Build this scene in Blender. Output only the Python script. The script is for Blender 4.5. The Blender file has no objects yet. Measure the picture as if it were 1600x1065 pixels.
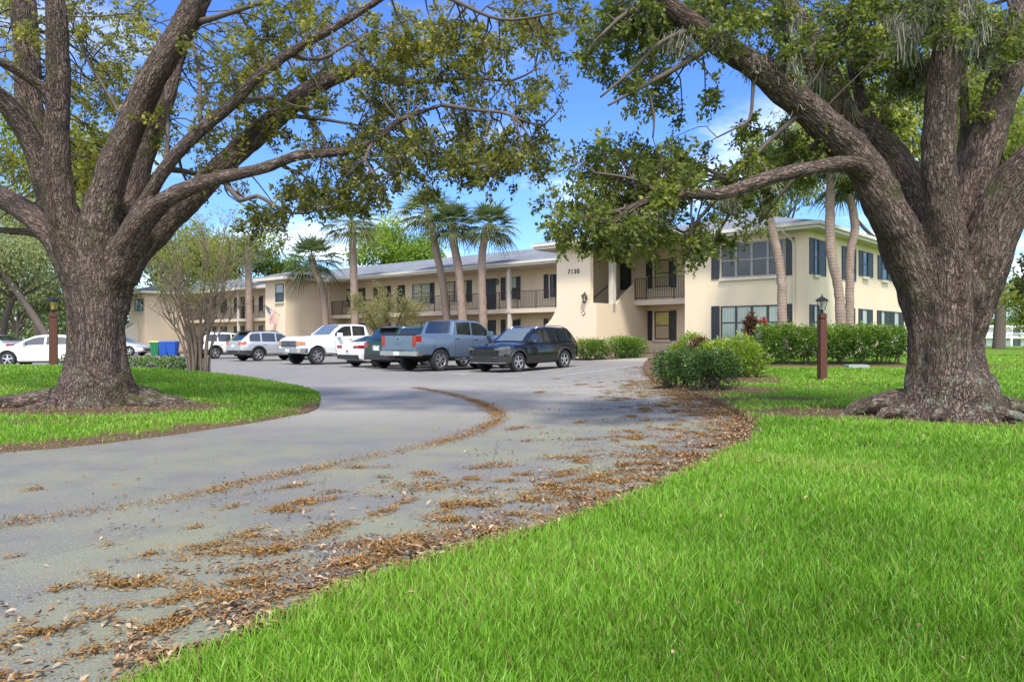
import bpy, math, random
import numpy as np
from mathutils import Vector, Matrix, noise as mnoise
from mathutils.geometry import delaunay_2d_cdt
R = math.radians
rng = np.random.default_rng(11); random.seed(11)
scene = bpy.context.scene; COL = scene.collection
# ------------------------------------------------------------------ camera, sky, sun, exposure
F = 1200.0; HOR = 530.0; CAMZ = 1.2
cd = bpy.data.cameras.new('camera'); cam = bpy.data.objects.new('camera', cd); COL.objects.link(cam)
cam.location = (0, 0, CAMZ); cam.rotation_euler = (R(90), 0, 0)
cd.sensor_width = 36; cd.lens = 36 * F / 1600; cd.shift_y = -2.5 / 1600; cd.clip_end = 4000; cd.clip_start = 0.05
scene.camera = cam
SUN_EL, SUN_AZ = 58.0, 178.0      # azimuth clockwise from +Y: behind the camera
w = bpy.data.worlds.new('World'); scene.world = w; w.use_nodes = True
nt = w.node_tree; nt.nodes.clear()
wo = nt.nodes.new('ShaderNodeOutputWorld'); bg = nt.nodes.new('ShaderNodeBackground'); bg.inputs[1].default_value = 0.125
sky = nt.nodes.new('ShaderNodeTexSky'); sky.sky_type = 'NISHITA'; sky.sun_disc = False
sky.sun_elevation = R(SUN_EL); sky.sun_rotation = R(SUN_AZ); sky.air_density = 1.0; sky.dust_density = 0.6; sky.ozone_density = 2.0
tc = nt.nodes.new('ShaderNodeTexCoord'); sep = nt.nodes.new('ShaderNodeSeparateXYZ'); nt.links.new(tc.outputs['Generated'], sep.inputs[0])
def wmath(op, a, b=None, clamp=False):
    n = nt.nodes.new('ShaderNodeMath'); n.operation = op; n.use_clamp = clamp
    for i, q in enumerate((a, b)):
        if q is None: continue
        if isinstance(q, (int, float)): n.inputs[i].default_value = q
        else: nt.links.new(q, n.inputs[i])
    return n.outputs[0]
zz = wmath('ADD', wmath('MAXIMUM', sep.outputs[2], 0.0), 0.12)
cmb = nt.nodes.new('ShaderNodeCombineXYZ')
nt.links.new(wmath('DIVIDE', sep.outputs[0], zz), cmb.inputs[0]); nt.links.new(wmath('DIVIDE', sep.outputs[1], zz), cmb.inputs[1])
nz = nt.nodes.new('ShaderNodeTexNoise'); nz.inputs['Scale'].default_value = 1.15; nz.inputs['Detail'].default_value = 7; nz.inputs['Roughness'].default_value = 0.58
mp = nt.nodes.new('ShaderNodeMapping'); mp.inputs['Location'].default_value = (7.3, 2.4, 0); mp.inputs['Scale'].default_value = (1, 0.8, 1)
nt.links.new(cmb.outputs[0], mp.inputs[0]); nt.links.new(mp.outputs[0], nz.inputs['Vector'])
mr = nt.nodes.new('ShaderNodeMapRange'); mr.inputs[1].default_value = 0.50; mr.inputs[2].default_value = 0.74; mr.interpolation_type = 'SMOOTHSTEP'
nt.links.new(nz.outputs[0], mr.inputs[0])
low = nt.nodes.new('ShaderNodeMapRange'); low.inputs[1].default_value = 0.42; low.inputs[2].default_value = 0.08; low.inputs[3].default_value = 0.10; low.inputs[4].default_value = 0.62
nt.links.new(sep.outputs[2], low.inputs[0])
back = nt.nodes.new('ShaderNodeMapRange'); back.inputs[1].default_value = 0.12; back.inputs[2].default_value = -0.40; back.interpolation_type = 'SMOOTHSTEP'   # unseen cloud deck added behind the camera as neutral fill light
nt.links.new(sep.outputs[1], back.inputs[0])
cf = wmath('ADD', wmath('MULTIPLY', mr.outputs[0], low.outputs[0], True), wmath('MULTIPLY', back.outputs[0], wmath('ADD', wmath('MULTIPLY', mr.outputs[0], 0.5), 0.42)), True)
hs = nt.nodes.new('ShaderNodeHueSaturation'); hs.inputs['Hue'].default_value = 0.51; hs.inputs['Saturation'].default_value = 1.18; hs.inputs['Value'].default_value = 0.92
nt.links.new(sky.outputs[0], hs.inputs['Color'])
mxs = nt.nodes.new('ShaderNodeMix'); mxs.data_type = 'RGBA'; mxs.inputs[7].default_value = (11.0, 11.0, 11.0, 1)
tn = nt.nodes.new('ShaderNodeMix'); tn.data_type = 'RGBA'; tn.blend_type = 'MULTIPLY'; tn.inputs[0].default_value = 1; tn.inputs[7].default_value = (.49, .64, .88, 1); nt.links.new(hs.outputs[0], tn.inputs[6])
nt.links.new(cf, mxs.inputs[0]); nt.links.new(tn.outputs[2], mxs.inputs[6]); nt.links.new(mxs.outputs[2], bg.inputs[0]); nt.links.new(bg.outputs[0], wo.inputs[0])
sl = bpy.data.lights.new('sun', 'SUN'); sl.energy = 2.2; sl.angle = R(9); sl.color = (1.0, 0.95, 0.87)
so = bpy.data.objects.new('sun', sl); COL.objects.link(so)
a = R(SUN_AZ); e = R(SUN_EL)
sd = Vector((math.sin(a) * math.cos(e), math.cos(a) * math.cos(e), math.sin(e)))
so.rotation_euler = sd.to_track_quat('Z', 'Y').to_euler(); so.location = sd * 60
scene.view_settings.view_transform = 'Standard'; scene.view_settings.look = 'None'
scene.view_settings.exposure = 1.40; scene.view_settings.gamma = 1.0; scene.view_settings.use_curve_mapping = False
scene.render.engine = 'CYCLES'; scene.cycles.max_bounces = 6; scene.cycles.transparent_max_bounces = 8; scene.cycles.use_denoising = True
# ------------------------------------------------------------------ helpers
def P(px, py, Y):
    return Vector(((px - 800) / F * Y, Y, CAMZ + (HOR - py) / F * Y))
C0 = np.array((11.96, 31.0)); UU = np.array((-0.742, 0.670)); VV = np.array((0.670, 0.742))
def BL(t, w, z=0.0):
    q = C0 + UU * t + VV * w
    return Vector((q[0], q[1], z))
def TP(px, w):                      # distance along the facade of the plane w where a sight line meets it
    k = (px - 800) / F; b = C0 + VV * w
    return (b[0] - k * b[1]) / (k * UU[1] - UU[0])
def ZP(px, py, w):
    t = TP(px, w); return CAMZ + (HOR - py) / F * BL(t, w).y
def S(a):
    a = np.clip(a, 0, 1); return a * a * (3 - 2 * a)
def g0(x, y):
    return 0.48 * S((np.asarray(y) - 20) / 10.0) * S((np.asarray(x) + 0.5) / 9.0) - 1.2 * S((np.asarray(y) - 70) / 170.0)
def tag(o, label=None, cat=None, group=None, kind=None):
    if label: o['label'] = label
    if cat: o['category'] = cat
    if group: o['group'] = group
    if kind: o['kind'] = kind
    return o
def empty(name, loc, rot=(0, 0, 0)):
    o = bpy.data.objects.new(name, None); o.empty_display_size = 0.2; o.location = loc; o.rotation_euler = rot; COL.objects.link(o); return o
def mesh_np(name, V, Fc, mat, parent=None, smooth=False, attrs=None, origin=None):
    V = np.asarray(V, dtype=np.float32).reshape(-1, 3)
    if origin is not None: V = V - np.asarray(origin, dtype=np.float32)
    Fc = np.asarray(Fc, dtype=np.int32); k = Fc.shape[1]
    me = bpy.data.meshes.new(name)
    me.vertices.add(len(V)); me.vertices.foreach_set('co', V.ravel())
    me.loops.add(Fc.size); me.loops.foreach_set('vertex_index', Fc.ravel())
    me.polygons.add(len(Fc)); me.polygons.foreach_set('loop_start', np.arange(0, Fc.size, k, dtype=np.int32))
    if smooth: me.polygons.foreach_set('use_smooth', np.ones(len(Fc), dtype=bool))
    for an, av in (attrs or {}).items():
        av = np.asarray(av, dtype=np.float32)
        if av.ndim == 1:
            at = me.attributes.new(an, 'FLOAT', 'POINT'); at.data.foreach_set('value', av)
        else:
            at = me.attributes.new(an, 'FLOAT_VECTOR', 'POINT'); at.data.foreach_set('vector', av.ravel())
    me.update(calc_edges=True); me.validate()
    if mat: me.materials.append(mat)
    o = bpy.data.objects.new(name, me); COL.objects.link(o)
    if parent is not None: o.parent = parent
    elif origin is not None: o.location = origin
    return o
class MB:
    def __init__(s): s.v = []; s.f = []; s.m = []; s.cur = 0
    def add(s, vs, fs):
        b = len(s.v); s.v += [tuple(x) for x in vs]
        for q in fs: s.f.append([i + b for i in q]); s.m.append(s.cur)
        return s
    def hexa(s, p):                # 8 corners: bottom 0-3 ccw, top 4-7
        return s.add(p, [(3, 2, 1, 0), (4, 5, 6, 7), (0, 1, 5, 4), (1, 2, 6, 5), (2, 3, 7, 6), (3, 0, 4, 7)])
    def box(s, x0, x1, y0, y1, z0, z1):
        return s.hexa([(x0, y0, z0), (x1, y0, z0), (x1, y1, z0), (x0, y1, z0), (x0, y0, z1), (x1, y0, z1), (x1, y1, z1), (x0, y1, z1)])
    def tw(s, t0, t1, w0, w1, z0, z1):   # box in building coordinates
        q = [BL(t1, w0), BL(t0, w0), BL(t0, w1), BL(t1, w1)]
        return s.hexa([(a.x, a.y, z0) for a in q] + [(a.x, a.y, z1) for a in q])
    def tube(s, pts, rad, n=8, cap=True):
        pts = [Vector(p) for p in pts]; m = len(pts)
        if not hasattr(rad, '__len__'): rad = [rad] * m
        vs = []; N = None
        for i in range(m):
            T = (pts[min(i + 1, m - 1)] - pts[max(i - 1, 0)])
            T = T.normalized() if T.length > 1e-9 else Vector((0, 0, 1))
            if N is None: N = T.orthogonal().normalized()
            N = (N - T * N.dot(T)); N = N.normalized() if N.length > 1e-6 else T.orthogonal().normalized()
            B = T.cross(N)
            for k in range(n):
                a = 2 * math.pi * k / n; vs.append(pts[i] + (N * math.cos(a) + B * math.sin(a)) * rad[i])
        fs = [(i * n + k, i * n + (k + 1) % n, (i + 1) * n + (k + 1) % n, (i + 1) * n + k) for i in range(m - 1) for k in range(n)]
        if cap: fs += [tuple(range(n))[::-1], tuple((m - 1) * n + k for k in range(n))]
        return s.add(vs, fs)
    def lathe(s, prof, c=(0, 0, 0), n=16, axis='z', closed=False):
        vs = []
        for r, h in prof:
            for k in range(n):
                a = 2 * math.pi * k / n
                q = (r * math.cos(a), r * math.sin(a), h) if axis == 'z' else (r * math.cos(a), h, r * math.sin(a))
                vs.append((q[0] + c[0], q[1] + c[1], q[2] + c[2]))
        m = len(prof)
        fs = [(i * n + k, i * n + (k + 1) % n, (i + 1) * n + (k + 1) % n, (i + 1) * n + k) for i in range(m - 1) for k in range(n)]
        return s.add(vs, fs)
    def grid(s, rows):
        n = len(rows[0]); vs = [p for r in rows for p in r]
        return s.add(vs, [(i * n + j, i * n + j + 1, (i + 1) * n + j + 1, (i + 1) * n + j) for i in range(len(rows) - 1) for j in range(n - 1)])
    def build(s, name, mats, parent=None, smooth=False, angle=None, off=None, bevel=0.0):
        me = bpy.data.meshes.new(name)
        vs = s.v if off is None else [(a[0] - off[0], a[1] - off[1], a[2] - off[2]) for a in s.v]
        me.from_pydata(vs, [], s.f); me.update()
        mats = mats if isinstance(mats, (list, tuple)) else [mats]
        for m in mats: me.materials.append(m)
        if len(mats) > 1: me.polygons.foreach_set('material_index', np.array(s.m, dtype=np.int32))
        if smooth or angle:
            me.polygons.foreach_set('use_smooth', np.ones(len(me.polygons), dtype=bool))
            if angle: me.set_sharp_from_angle(angle=R(angle))
        o = bpy.data.objects.new(name, me); COL.objects.link(o)
        if parent is not None: o.parent = parent
        elif off is not None: o.location = off
        if bevel:
            b = o.modifiers.new('bevel', 'BEVEL'); b.width = bevel; b.segments = 2; b.limit_method = 'ANGLE'
        return o
# ------------------------------------------------------------------ materials
MATS = {}
class NT:
    def __init__(s, name):
        s.mat = bpy.data.materials.new(name); s.mat.use_nodes = True; s.t = s.mat.node_tree
        s.b = s.t.nodes['Principled BSDF']; s.out = s.t.nodes['Material Output']; MATS[name] = s.mat
    def n(s, k, **kw):
        q = s.t.nodes.new(k)
        for a, v in kw.items(): setattr(q, a, v)
        return q
    def l(s, a, b): s.t.links.new(a, b)
    def put(s, sock, v):
        if hasattr(v, 'is_output'): s.l(v, sock)
        else: sock.default_value = v
    def co(s, kind='Object', scale=(1, 1, 1), vec=None):
        if vec is None: vec = s.n('ShaderNodeTexCoord').outputs[kind]
        m = s.n('ShaderNodeMapping'); m.inputs['Scale'].default_value = scale; s.l(vec, m.inputs[0]); return m.outputs[0]
    def noise(s, scale, vec=None, detail=4, rough=0.55, dist=0.0):
        q = s.n('ShaderNodeTexNoise'); q.inputs['Scale'].default_value = scale; q.inputs['Detail'].default_value = detail
        q.inputs['Roughness'].default_value = rough; q.inputs['Distortion'].default_value = dist
        s.l(vec if vec is not None else s.co(), q.inputs['Vector']); return q.outputs[0]
    def vor(s, scale, vec=None, feat='F1', rnd=1.0):
        q = s.n('ShaderNodeTexVoronoi'); q.feature = feat; q.inputs['Scale'].default_value = scale; q.inputs['Randomness'].default_value = rnd
        s.l(vec if vec is not None else s.co(), q.inputs['Vector']); return q
    def ramp(s, fac, stops):
        q = s.n('ShaderNodeValToRGB'); el = q.color_ramp.elements
        while len(el) < len(stops): el.new(0.5)
        for i, (p, c) in enumerate(stops):
            el[i].position = p; el[i].color = (c, c, c, 1) if isinstance(c, (int, float)) else (*c, 1)
        s.l(fac, q.inputs[0]); return q.outputs[0]
    def mix(s, fac, a, b, mode='MIX'):
        q = s.n('ShaderNodeMix'); q.data_type = 'RGBA'; q.blend_type = mode
        s.put(q.inputs[0], fac)
        for i, v in ((6, a), (7, b)): s.put(q.inputs[i], v if hasattr(v, 'is_output') else (*v, 1))
        return q.outputs[2]
    def math(s, op, a, b=0.0, clamp=False):
        q = s.n('ShaderNodeMath'); q.operation = op; q.use_clamp = clamp; s.put(q.inputs[0], a); s.put(q.inputs[1], b); return q.outputs[0]
    def mrange(s, v, a, b, c=0.0, d=1.0):
        q = s.n('ShaderNodeMapRange'); q.interpolation_type = 'SMOOTHSTEP'
        s.put(q.inputs[0], v)
        for i, x in enumerate((a, b, c, d)): q.inputs[i + 1].default_value = x
        return q.outputs[0]
    def attr(s, name, out='Fac'):
        q = s.n('ShaderNodeAttribute'); q.attribute_name = name; return q.outputs[out]
    def bump(s, h, strength=0.5, dist=0.02):
        q = s.n('ShaderNodeBump'); q.inputs['Strength'].default_value = strength; q.inputs['Distance'].default_value = dist
        s.l(h, q.inputs['Height']); s.l(q.outputs[0], s.b.inputs['Normal']); return q.outputs[0]
    def set(s, col=None, rough=None, metal=None, spec=None, coat=None, emit=None):
        b = s.b.inputs
        if col is not None: s.put(b['Base Color'], col if hasattr(col, 'is_output') else (*col, 1))
        if rough is not None: s.put(b['Roughness'], rough)
        if metal is not None: b['Metallic'].default_value = metal
        if spec is not None: b['Specular IOR Level'].default_value = spec
        if coat is not None: b['Coat Weight'].default_value = coat; b['Coat Roughness'].default_value = 0.04
        return s
def simple(name, col, rough=0.6, metal=0.0, var=0.15, scale=3.0, spec=0.5, coat=None, bump=0.0, bscale=60):
    m = NT(name)
    n = m.noise(scale, detail=6)
    c = m.mix(n, tuple(max(0, c * (1 - var)) for c in col), tuple(min(1, c * (1 + var)) for c in col))
    m.set(c, rough, metal, spec, coat)
    if bump: m.bump(m.noise(bscale, detail=5), bump, 0.01)
    return m.mat
def leafmat(name, dark, mid, light, trans=0.35, rough=0.5):
    m = NT(name); t = m.attr('tint')
    c = m.ramp(t, [(0.0, dark), (0.5, mid), (1.0, light)])
    m.set(c, rough, spec=0.35)
    tr = m.n('ShaderNodeBsdfTranslucent'); c2 = m.mix(1.0, c, (1.0, 1.25, 0.6), 'MULTIPLY'); m.l(c2, tr.inputs[0])
    ms = m.n('ShaderNodeMixShader'); ms.inputs[0].default_value = trans
    m.l(m.b.outputs[0], ms.inputs[1]); m.l(tr.outputs[0], ms.inputs[2]); m.l(ms.outputs[0], m.out.inputs[0])
    return m.mat
def stucco():
    m = NT('stucco'); o = m.co()
    n1 = m.noise(0.5, o, 5); n2 = m.noise(14, o, 4)
    c = m.mix(n1, (0.660, 0.540, 0.385), (0.730, 0.600, 0.435)); c = m.mix(m.math('MULTIPLY', n2, 0.25), c, (0.46, 0.39, 0.29))
    st = m.noise(2.2, m.co(scale=(1, 1, 0.12)), 5); c = m.mix(m.mrange(st, 0.58, 0.78, 0, 0.35), c, (0.45, 0.37, 0.26))
    m.set(c, 0.9, spec=0.2); m.bump(m.noise(38, o, 5), 0.35, 0.012); return m.mat
M_STUCCO = stucco()
M_TRIM = simple('trim_paint', (0.54, 0.465, 0.36), 0.6, var=0.06)
M_WHITE = simple('white_paint', (0.56, 0.52, 0.44), 0.55, var=0.06)
def shingle():
    m = NT('shingle'); tcv = m.attr('rco', 'Vector')
    b = m.n('ShaderNodeTexBrick'); b.inputs['Scale'].default_value = 1; b.inputs['Brick Width'].default_value = 0.34; b.inputs['Row Height'].default_value = 0.14
    b.inputs['Mortar Size'].default_value = 0.008; b.inputs['Color1'].default_value = (0.13, 0.14, 0.16, 1); b.inputs['Color2'].default_value = (0.19, 0.205, 0.23, 1); b.inputs['Mortar'].default_value = (0.10, 0.10, 0.11, 1)
    m.l(tcv, b.inputs['Vector'])
    n = m.noise(0.6, m.co(), 5); c = m.mix(m.mrange(n, 0.35, 0.7, 0, 0.5), b.outputs[0], (0.22, 0.235, 0.255))
    m.set(c, 0.92, spec=0.2); m.bump(b.outputs['Fac'], 0.4, -0.01); return m.mat
M_SHINGLE = shingle()
M_SHUTTER = simple('shutter_paint', (0.020, 0.021, 0.026), 0.45, var=0.1)
M_FRAME = simple('bronze_frame', (0.045, 0.04, 0.038), 0.45, metal=0.3)
M_RAIL = simple('rail_paint', (0.045, 0.032, 0.028), 0.5)
M_DOOR = simple('door_paint', (0.018, 0.020, 0.032), 0.4)
def glass(name, base, rough=0.06, stripes=False, var=0.5):
    m = NT(name); o = m.co()
    n = m.noise(1.3, o, 2); c = m.mix(n, tuple(x * (1 - var) for x in base), tuple(min(1, x * (1 + var)) for x in base))
    if stripes:
        wv = m.n('ShaderNodeTexWave'); wv.wave_type = 'BANDS'; wv.bands_direction = 'X'; wv.inputs['Scale'].default_value = 3.2; wv.inputs['Distortion'].default_value = 0.3
        m.l(o, wv.inputs['Vector']); c = m.mix(m.math('MULTIPLY', wv.outputs[0], 0.5), c, tuple(x * 0.62 for x in base))
    m.set(c, rough, spec=0.32, coat=0.08); return m.mat
M_GLASS = glass('dark_glass', (0.035, 0.045, 0.05))
M_BLIND = glass('blind_glass', (0.36, 0.41, 0.36), 0.12, True, 0.08)
M_CURTAIN = glass('curtain_glass', (0.36, 0.30, 0.18), 0.15, False, 0.2)
M_CONC = simple('concrete', (0.40, 0.37, 0.32), 0.9, var=0.2, scale=5, bump=0.3)
M_BRASS = simple('black_metal', (0.02, 0.019, 0.018), 0.4, metal=0.5)
# ------------------------------------------------------------------ the apartment building
ORG = BL(0, 0, 0)
bld = empty('apartment_building', ORG)
tag(bld, 'long tan stucco two-storey apartment building with grey shingle roof and dark shutters', 'building')
def bpart(mb, name, mats, parent=None, **kw):
    return mb.build(name, mats, parent or bld, off=ORG, **kw)
ZB, ZT = -0.4, 5.62          # wall foot (below ground) and soffit
SL = 3.05                    # top of the upper walkway
bpart(MB().tw(0, 5.58, 0, 16, ZB, ZT), 'wall', M_STUCCO)
bpart(MB().tw(5.58, 11.5, 3.0, 16, ZB, ZT), 'wall', M_STUCCO)
bpart(MB().tw(11.8, 38.8, 5.5, 14, ZB, ZT), 'wall', M_STUCCO)
bpart(MB().tw(38.8, 41.6, 0, 14, ZB, ZT), 'wall', M_STUCCO)
bpart(MB().tw(41.6, 63.5, 5.5, 14, ZB, ZT), 'wall', M_STUCCO)
bpart(MB().tw(63.5, 67.2, 0, 14, ZB, ZT), 'wall', M_STUCCO)
# stair tower
tw_ = MB(); tw_.tw(9.77, 11.8, -1.5, -1.25, ZB, ZT); tw_.tw(11.5, 11.8, -1.25, 5.5, ZB, ZT); tw_.tw(11.5, 11.8, 5.5, 16, ZB, ZT)
bpart(tw_, 'tower_wall', M_STUCCO)
pp = MB(); pp.tw(9.4, 9.77, -1.5, -1.25, ZB, 2.92)
def sloped(mb, t0, t1, prof):       # prof: (w, ztop) list, wall foot at ZB
    for (wa, za), (wb, zb) in zip(prof[:-1], prof[1:]):
        q = [BL(t1, wa), BL(t0, wa), BL(t0, wb), BL(t1, wb)]; zz = [za, za, zb, zb]
        mb.hexa([(p.x, p.y, ZB) for p in q] + [(p.x, p.y, z) for p, z in zip(q, zz)])
sloped(pp, 9.4, 9.6, [(-1.25, 2.92), (0.15, 2.92), (2.3, 4.30), (3.0, 4.42)])
bpart(pp, 'stair_parapet', M_STUCCO)
bt = MB()                             # curved buttress at the left foot of the tower wall
pr = [(0.75, ZB), (0.75, 1.9), (0.55, 2.02), (0.34, 2.22), (0.16, 2.48), (0.0, 2.85)]
vs = []
for d, z in pr:
    for ww in (-1.49, -1.26): q = BL(11.8 + d, ww); vs.append((q.x, q.y, z))
q0 = [BL(11.8, -1.49), BL(11.8, -1.26)]
k = len(vs); vs += [(q0[0].x, q0[0].y, ZB), (q0[1].x, q0[1].y, ZB)]
fs = [(2 * i, 2 * i + 2, 2 * i + 3, 2 * i + 1) for i in range(len(pr) - 1)]
fs += [tuple([k] + [2 * i for i in range(len(pr))][::-1]), tuple([k + 1] + [2 * i + 1 for i in range(len(pr))])]
bt.add(vs, fs); bpart(bt, 'buttress', M_STUCCO)
st = MB()
for i in range(13): st.tw(9.62, 11.48, -0.9 + i * 0.26, -0.9 + (i + 1) * 0.26 if i < 12 else 2.98, ZB, 0.3 + (i + 1) * 0.21)
bpart(st, 'stair', M_CONC)
hr = MB(); hr.tube([BL(11.42, -0.9, 1.35 + .9), BL(11.42, 2.4, 4.05 + .0)], 0.028, 6)
hr.tube([BL(9.85, -0.9, 1.9), BL(9.85, 2.4, 4.0)], 0.025, 6)
bpart(hr, 'handrail', M_RAIL)
bpart(MB().tw(9.4, 9.66, -0.13, 0.13, 2.5, ZT), 'column', M_WHITE)
bpart(MB().tw(19.88, 20.12, 4.02, 4.2, 0, SL - .2).tw(19.88, 20.12, 3.96, 4.16, SL - .2, ZT), 'column', M_WHITE)
bpart(MB().tw(53.2, 53.4, 4.02, 4.2, 0, ZT), 'column', M_WHITE)
# slabs
bpart(MB().tw(11.83, 38.78, 4.05, 5.49, SL - .22, SL).tw(11.83, 38.78, 4.0, 4.05, SL - .24, SL + .02), 'walkway_slab', M_TRIM)
bpart(MB().tw(41.62, 63.48, 4.05, 5.49, SL - .22, SL).tw(41.62, 63.48, 4.0, 4.05, SL - .24, SL + .02), 'walkway_slab', M_TRIM)
bpart(MB().tw(5.6, 9.39, 1.75, 2.99, 2.92, 3.14).tw(5.6, 9.39, 1.7, 1.75, 2.9, 3.16), 'balcony_slab', M_TRIM)
def railing(t0, t1, w, z0, h, step=0.125, post=1.55):
    m = MB(); m.tw(t0, t1, w - .022, w + .022, z0 + h - .035, z0 + h); m.tw(t0, t1, w - .015, w + .015, z0 + .08, z0 + .11)
    n = int((t1 - t0) / step)
    for i in range(n + 1):
        t = t0 + (t1 - t0) * i / n
        if i % int(post / step) == 0 or i == n: m.tw(t - .022, t + .022, w - .022, w + .022, z0, z0 + h - .035)
        else: m.tw(t - .009, t + .009, w - .009, w + .009, z0 + .11, z0 + h - .035)
    return bpart(m, 'railing', M_RAIL)
railing(11.86, 38.76, 4.08, SL + .02, 1.08)
railing(41.66, 63.4, 4.08, SL + .02, 1.08, 0.16, 1.6)
railing(5.62, 9.36, 1.76, 3.17, 1.08)
# roofs
def roof(polys, name='roof'):
    me_v = []; me_f = []; co = []
    for poly in polys:
        pts = [BL(t, w, z) - ORG for t, w, z in poly]
        # roof coordinate: along the first edge and up the slope
        e1 = (pts[1] - pts[0]).normalized(); nn = (pts[1] - pts[0]).cross(pts[2] - pts[0]).normalized(); e2 = nn.cross(e1)
        b = len(me_v); me_v += [tuple(p) for p in pts]; me_f.append(list(range(b, b + len(pts))))
        co += [((p - pts[0]).dot(e1), (p - pts[0]).dot(e2), 0) for p in pts]
    me = bpy.data.meshes.new(name); me.from_pydata(me_v, [], me_f); me.update()
    at = me.attributes.new('rco', 'FLOAT_VECTOR', 'POINT'); at.data.foreach_set('vector', np.array(co, dtype=np.float32).ravel())
    me.materials.append(M_SHINGLE); o = bpy.data.objects.new(name, me); COL.objects.link(o); o.parent = bld; return o
def hip(t0, t1, w0, w1, z, s, ends=(1, 1, 1, 1)):
    # ends: hip at t0, t1, w0, w1 sides; ridge runs along the longer side
    if (t1 - t0) > (w1 - w0):
        h = (w1 - w0) / 2; wm = (w0 + w1) / 2; zr = z + h * s
        a = t0 + (h if ends[0] else 0); b = t1 - (h if ends[1] else 0)
        return [[(t0, w0, z), (t1, w0, z), (b, wm, zr), (a, wm, zr)], [(t1, w1, z), (t0, w1, z), (a, wm, zr), (b, wm, zr)],
                [(t1, w0, z), (t1, w1, z), (b, wm, zr)], [(t0, w1, z), (t0, w0, z), (a, wm, zr)]]
    h = (t1 - t0) / 2; tm = (t0 + t1) / 2; zr = z + h * s
    a = w0 + (h if ends[2] else 0); b = w1 - (h if ends[3] else 0)
    return [[(t0, w0, z), (t1, w0, z), (tm, a, zr)], [(t1, w1, z), (t0, w1, z), (tm, b, zr)],
            [(t1, w0, z), (t1, w1, z), (tm, b, zr), (tm, a, zr)], [(t0, w1, z), (t0, w0, z), (tm, a, zr), (tm, b, zr)]]
ZE = ZT + 0.24
roof(hip(11.2, 74, 3.35, 15, ZE, 0.27, (0, 1, 0, 0)))
roof(hip(-0.62, 11.4, -0.62, 16.6, ZE + .012, 0.27))
roof(hip(8.95, 12.7, -2.15, 12, ZE + .03, 0.27))
roof(hip(38.1, 42.3, -0.62, 12, ZE + .02, 0.27))
roof(hip(62.8, 67.9, -0.62, 12, ZE + .02, 0.27))
def eaves(t0, t1, w0, w1, z=ZT):
    m = MB(); m.tw(t0 + .06, t1 - .06, w0 + .06, w1 - .06, z + .003, z + .06)
    m.tw(t0, t1, w0, w0 + .06, z - .02, z + .225); m.tw(t0, t0 + .06, w0 + .06, w1, z - .02, z + .225); m.tw(t1 - .06, t1, w0 + .06, w1, z - .02, z + .225)
    bpart(m, 'eave', M_WHITE)
eaves(12.72, 38.08, 3.33, 9); eaves(42.32, 62.78, 3.33, 9)
eaves(-0.64, 8.93, -0.64, 16.6); eaves(8.93, 12.72, -2.17, 5.4, ZT + .001); eaves(38.08, 42.32, -0.64, 5.4); eaves(62.78, 67.92, -0.64, 5.4)
gt = MB()                             # gutters
gt.tw(-0.76, 8.9, -0.76, -0.645, ZT + .10, ZT + .24); gt.tw(-0.76, -0.645, -0.64, 16.6, ZT + .10, ZT + .24); gt.tw(12.75, 38.0, 3.22, 3.325, ZT + .10, ZT + .23)
gt.tw(8.9, 12.8, -2.28, -2.175, ZT + .11, ZT + .245)
bpart(gt, 'gutter', M_WHITE)
dsp = MB(); dsp.tube([BL(0.78, -.70, ZT + .12), BL(0.78, -.62, ZT - .08), BL(0.62, -.1, ZT - .38), BL(0.58, -.06, ZT - .55), BL(0.58, -.06, 0.2)], 0.05, 8)
bpart(dsp, 'downspout', M_TRIM)
dsp = MB(); dsp.tube([BL(38.6, 3.3, ZT), BL(38.5, 3.6, ZT - .4), BL(38.5, 3.6, 0.2)], 0.05, 8); bpart(dsp, 'downspout', M_TRIM)
# openings.  face 'f' = front (normal -v) at plane w; 's' = side (normal -u) at plane t
def fbox(face, pl, a0, a1, d0, d1, z0, z1, mb=None):
    mb = mb or MB()
    return mb.tw(a0, a1, pl - d1, pl - d0, z0, z1) if face == 'f' else mb.tw(pl - d1, pl - d0, a0, a1, z0, z1)
def window(face, pl, a0, a1, z0, z1, nx=1, glassm=None, frame=M_FRAME, sill=True, hung=0.5, upper=None):
    fr = MB(); wf = 0.05
    fbox(face, pl, a0, a1, 0.0, .05, z0, z0 + wf, fr); fbox(face, pl, a0, a1, 0.0, .05, z1 - wf, z1, fr)
    fbox(face, pl, a0, a0 + wf, 0, .05, z0 + wf, z1 - wf, fr); fbox(face, pl, a1 - wf, a1, 0, .05, z0 + wf, z1 - wf, fr)
    for i in range(1, nx):
        c = a0 + (a1 - a0) * i / nx; fbox(face, pl, c - .05, c + .05, 0, .045, z0 + wf, z1 - wf, fr)
    zm = z0 + (z1 - z0) * hung
    for i in range(nx):
        x0 = a0 + (a1 - a0) * i / nx + .05; x1 = a0 + (a1 - a0) * (i + 1) / nx - .05
        fbox(face, pl, x0, x1, 0, .04, zm - .025, zm + .025, fr)
    o = bpart(fr, 'window', frame)
    lo = MB(); fbox(face, pl, a0 + .02, a1 - .02, 0.004, .018, z0 + .02, zm, lo); bpart(lo, 'pane', glassm or M_GLASS, o)
    up = MB(); fbox(face, pl, a0 + .02, a1 - .02, 0.004, .016, zm + .0, z1 - .02, up); bpart(up, 'pane', upper or glassm or M_GLASS, o)
    if sill:
        s_ = MB(); fbox(face, pl, a0 - .06, a1 + .06, 0.0, .11, z0 - .13, z0 - .01, s_); bpart(s_, 'sill', M_TRIM, o)
    return o
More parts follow.
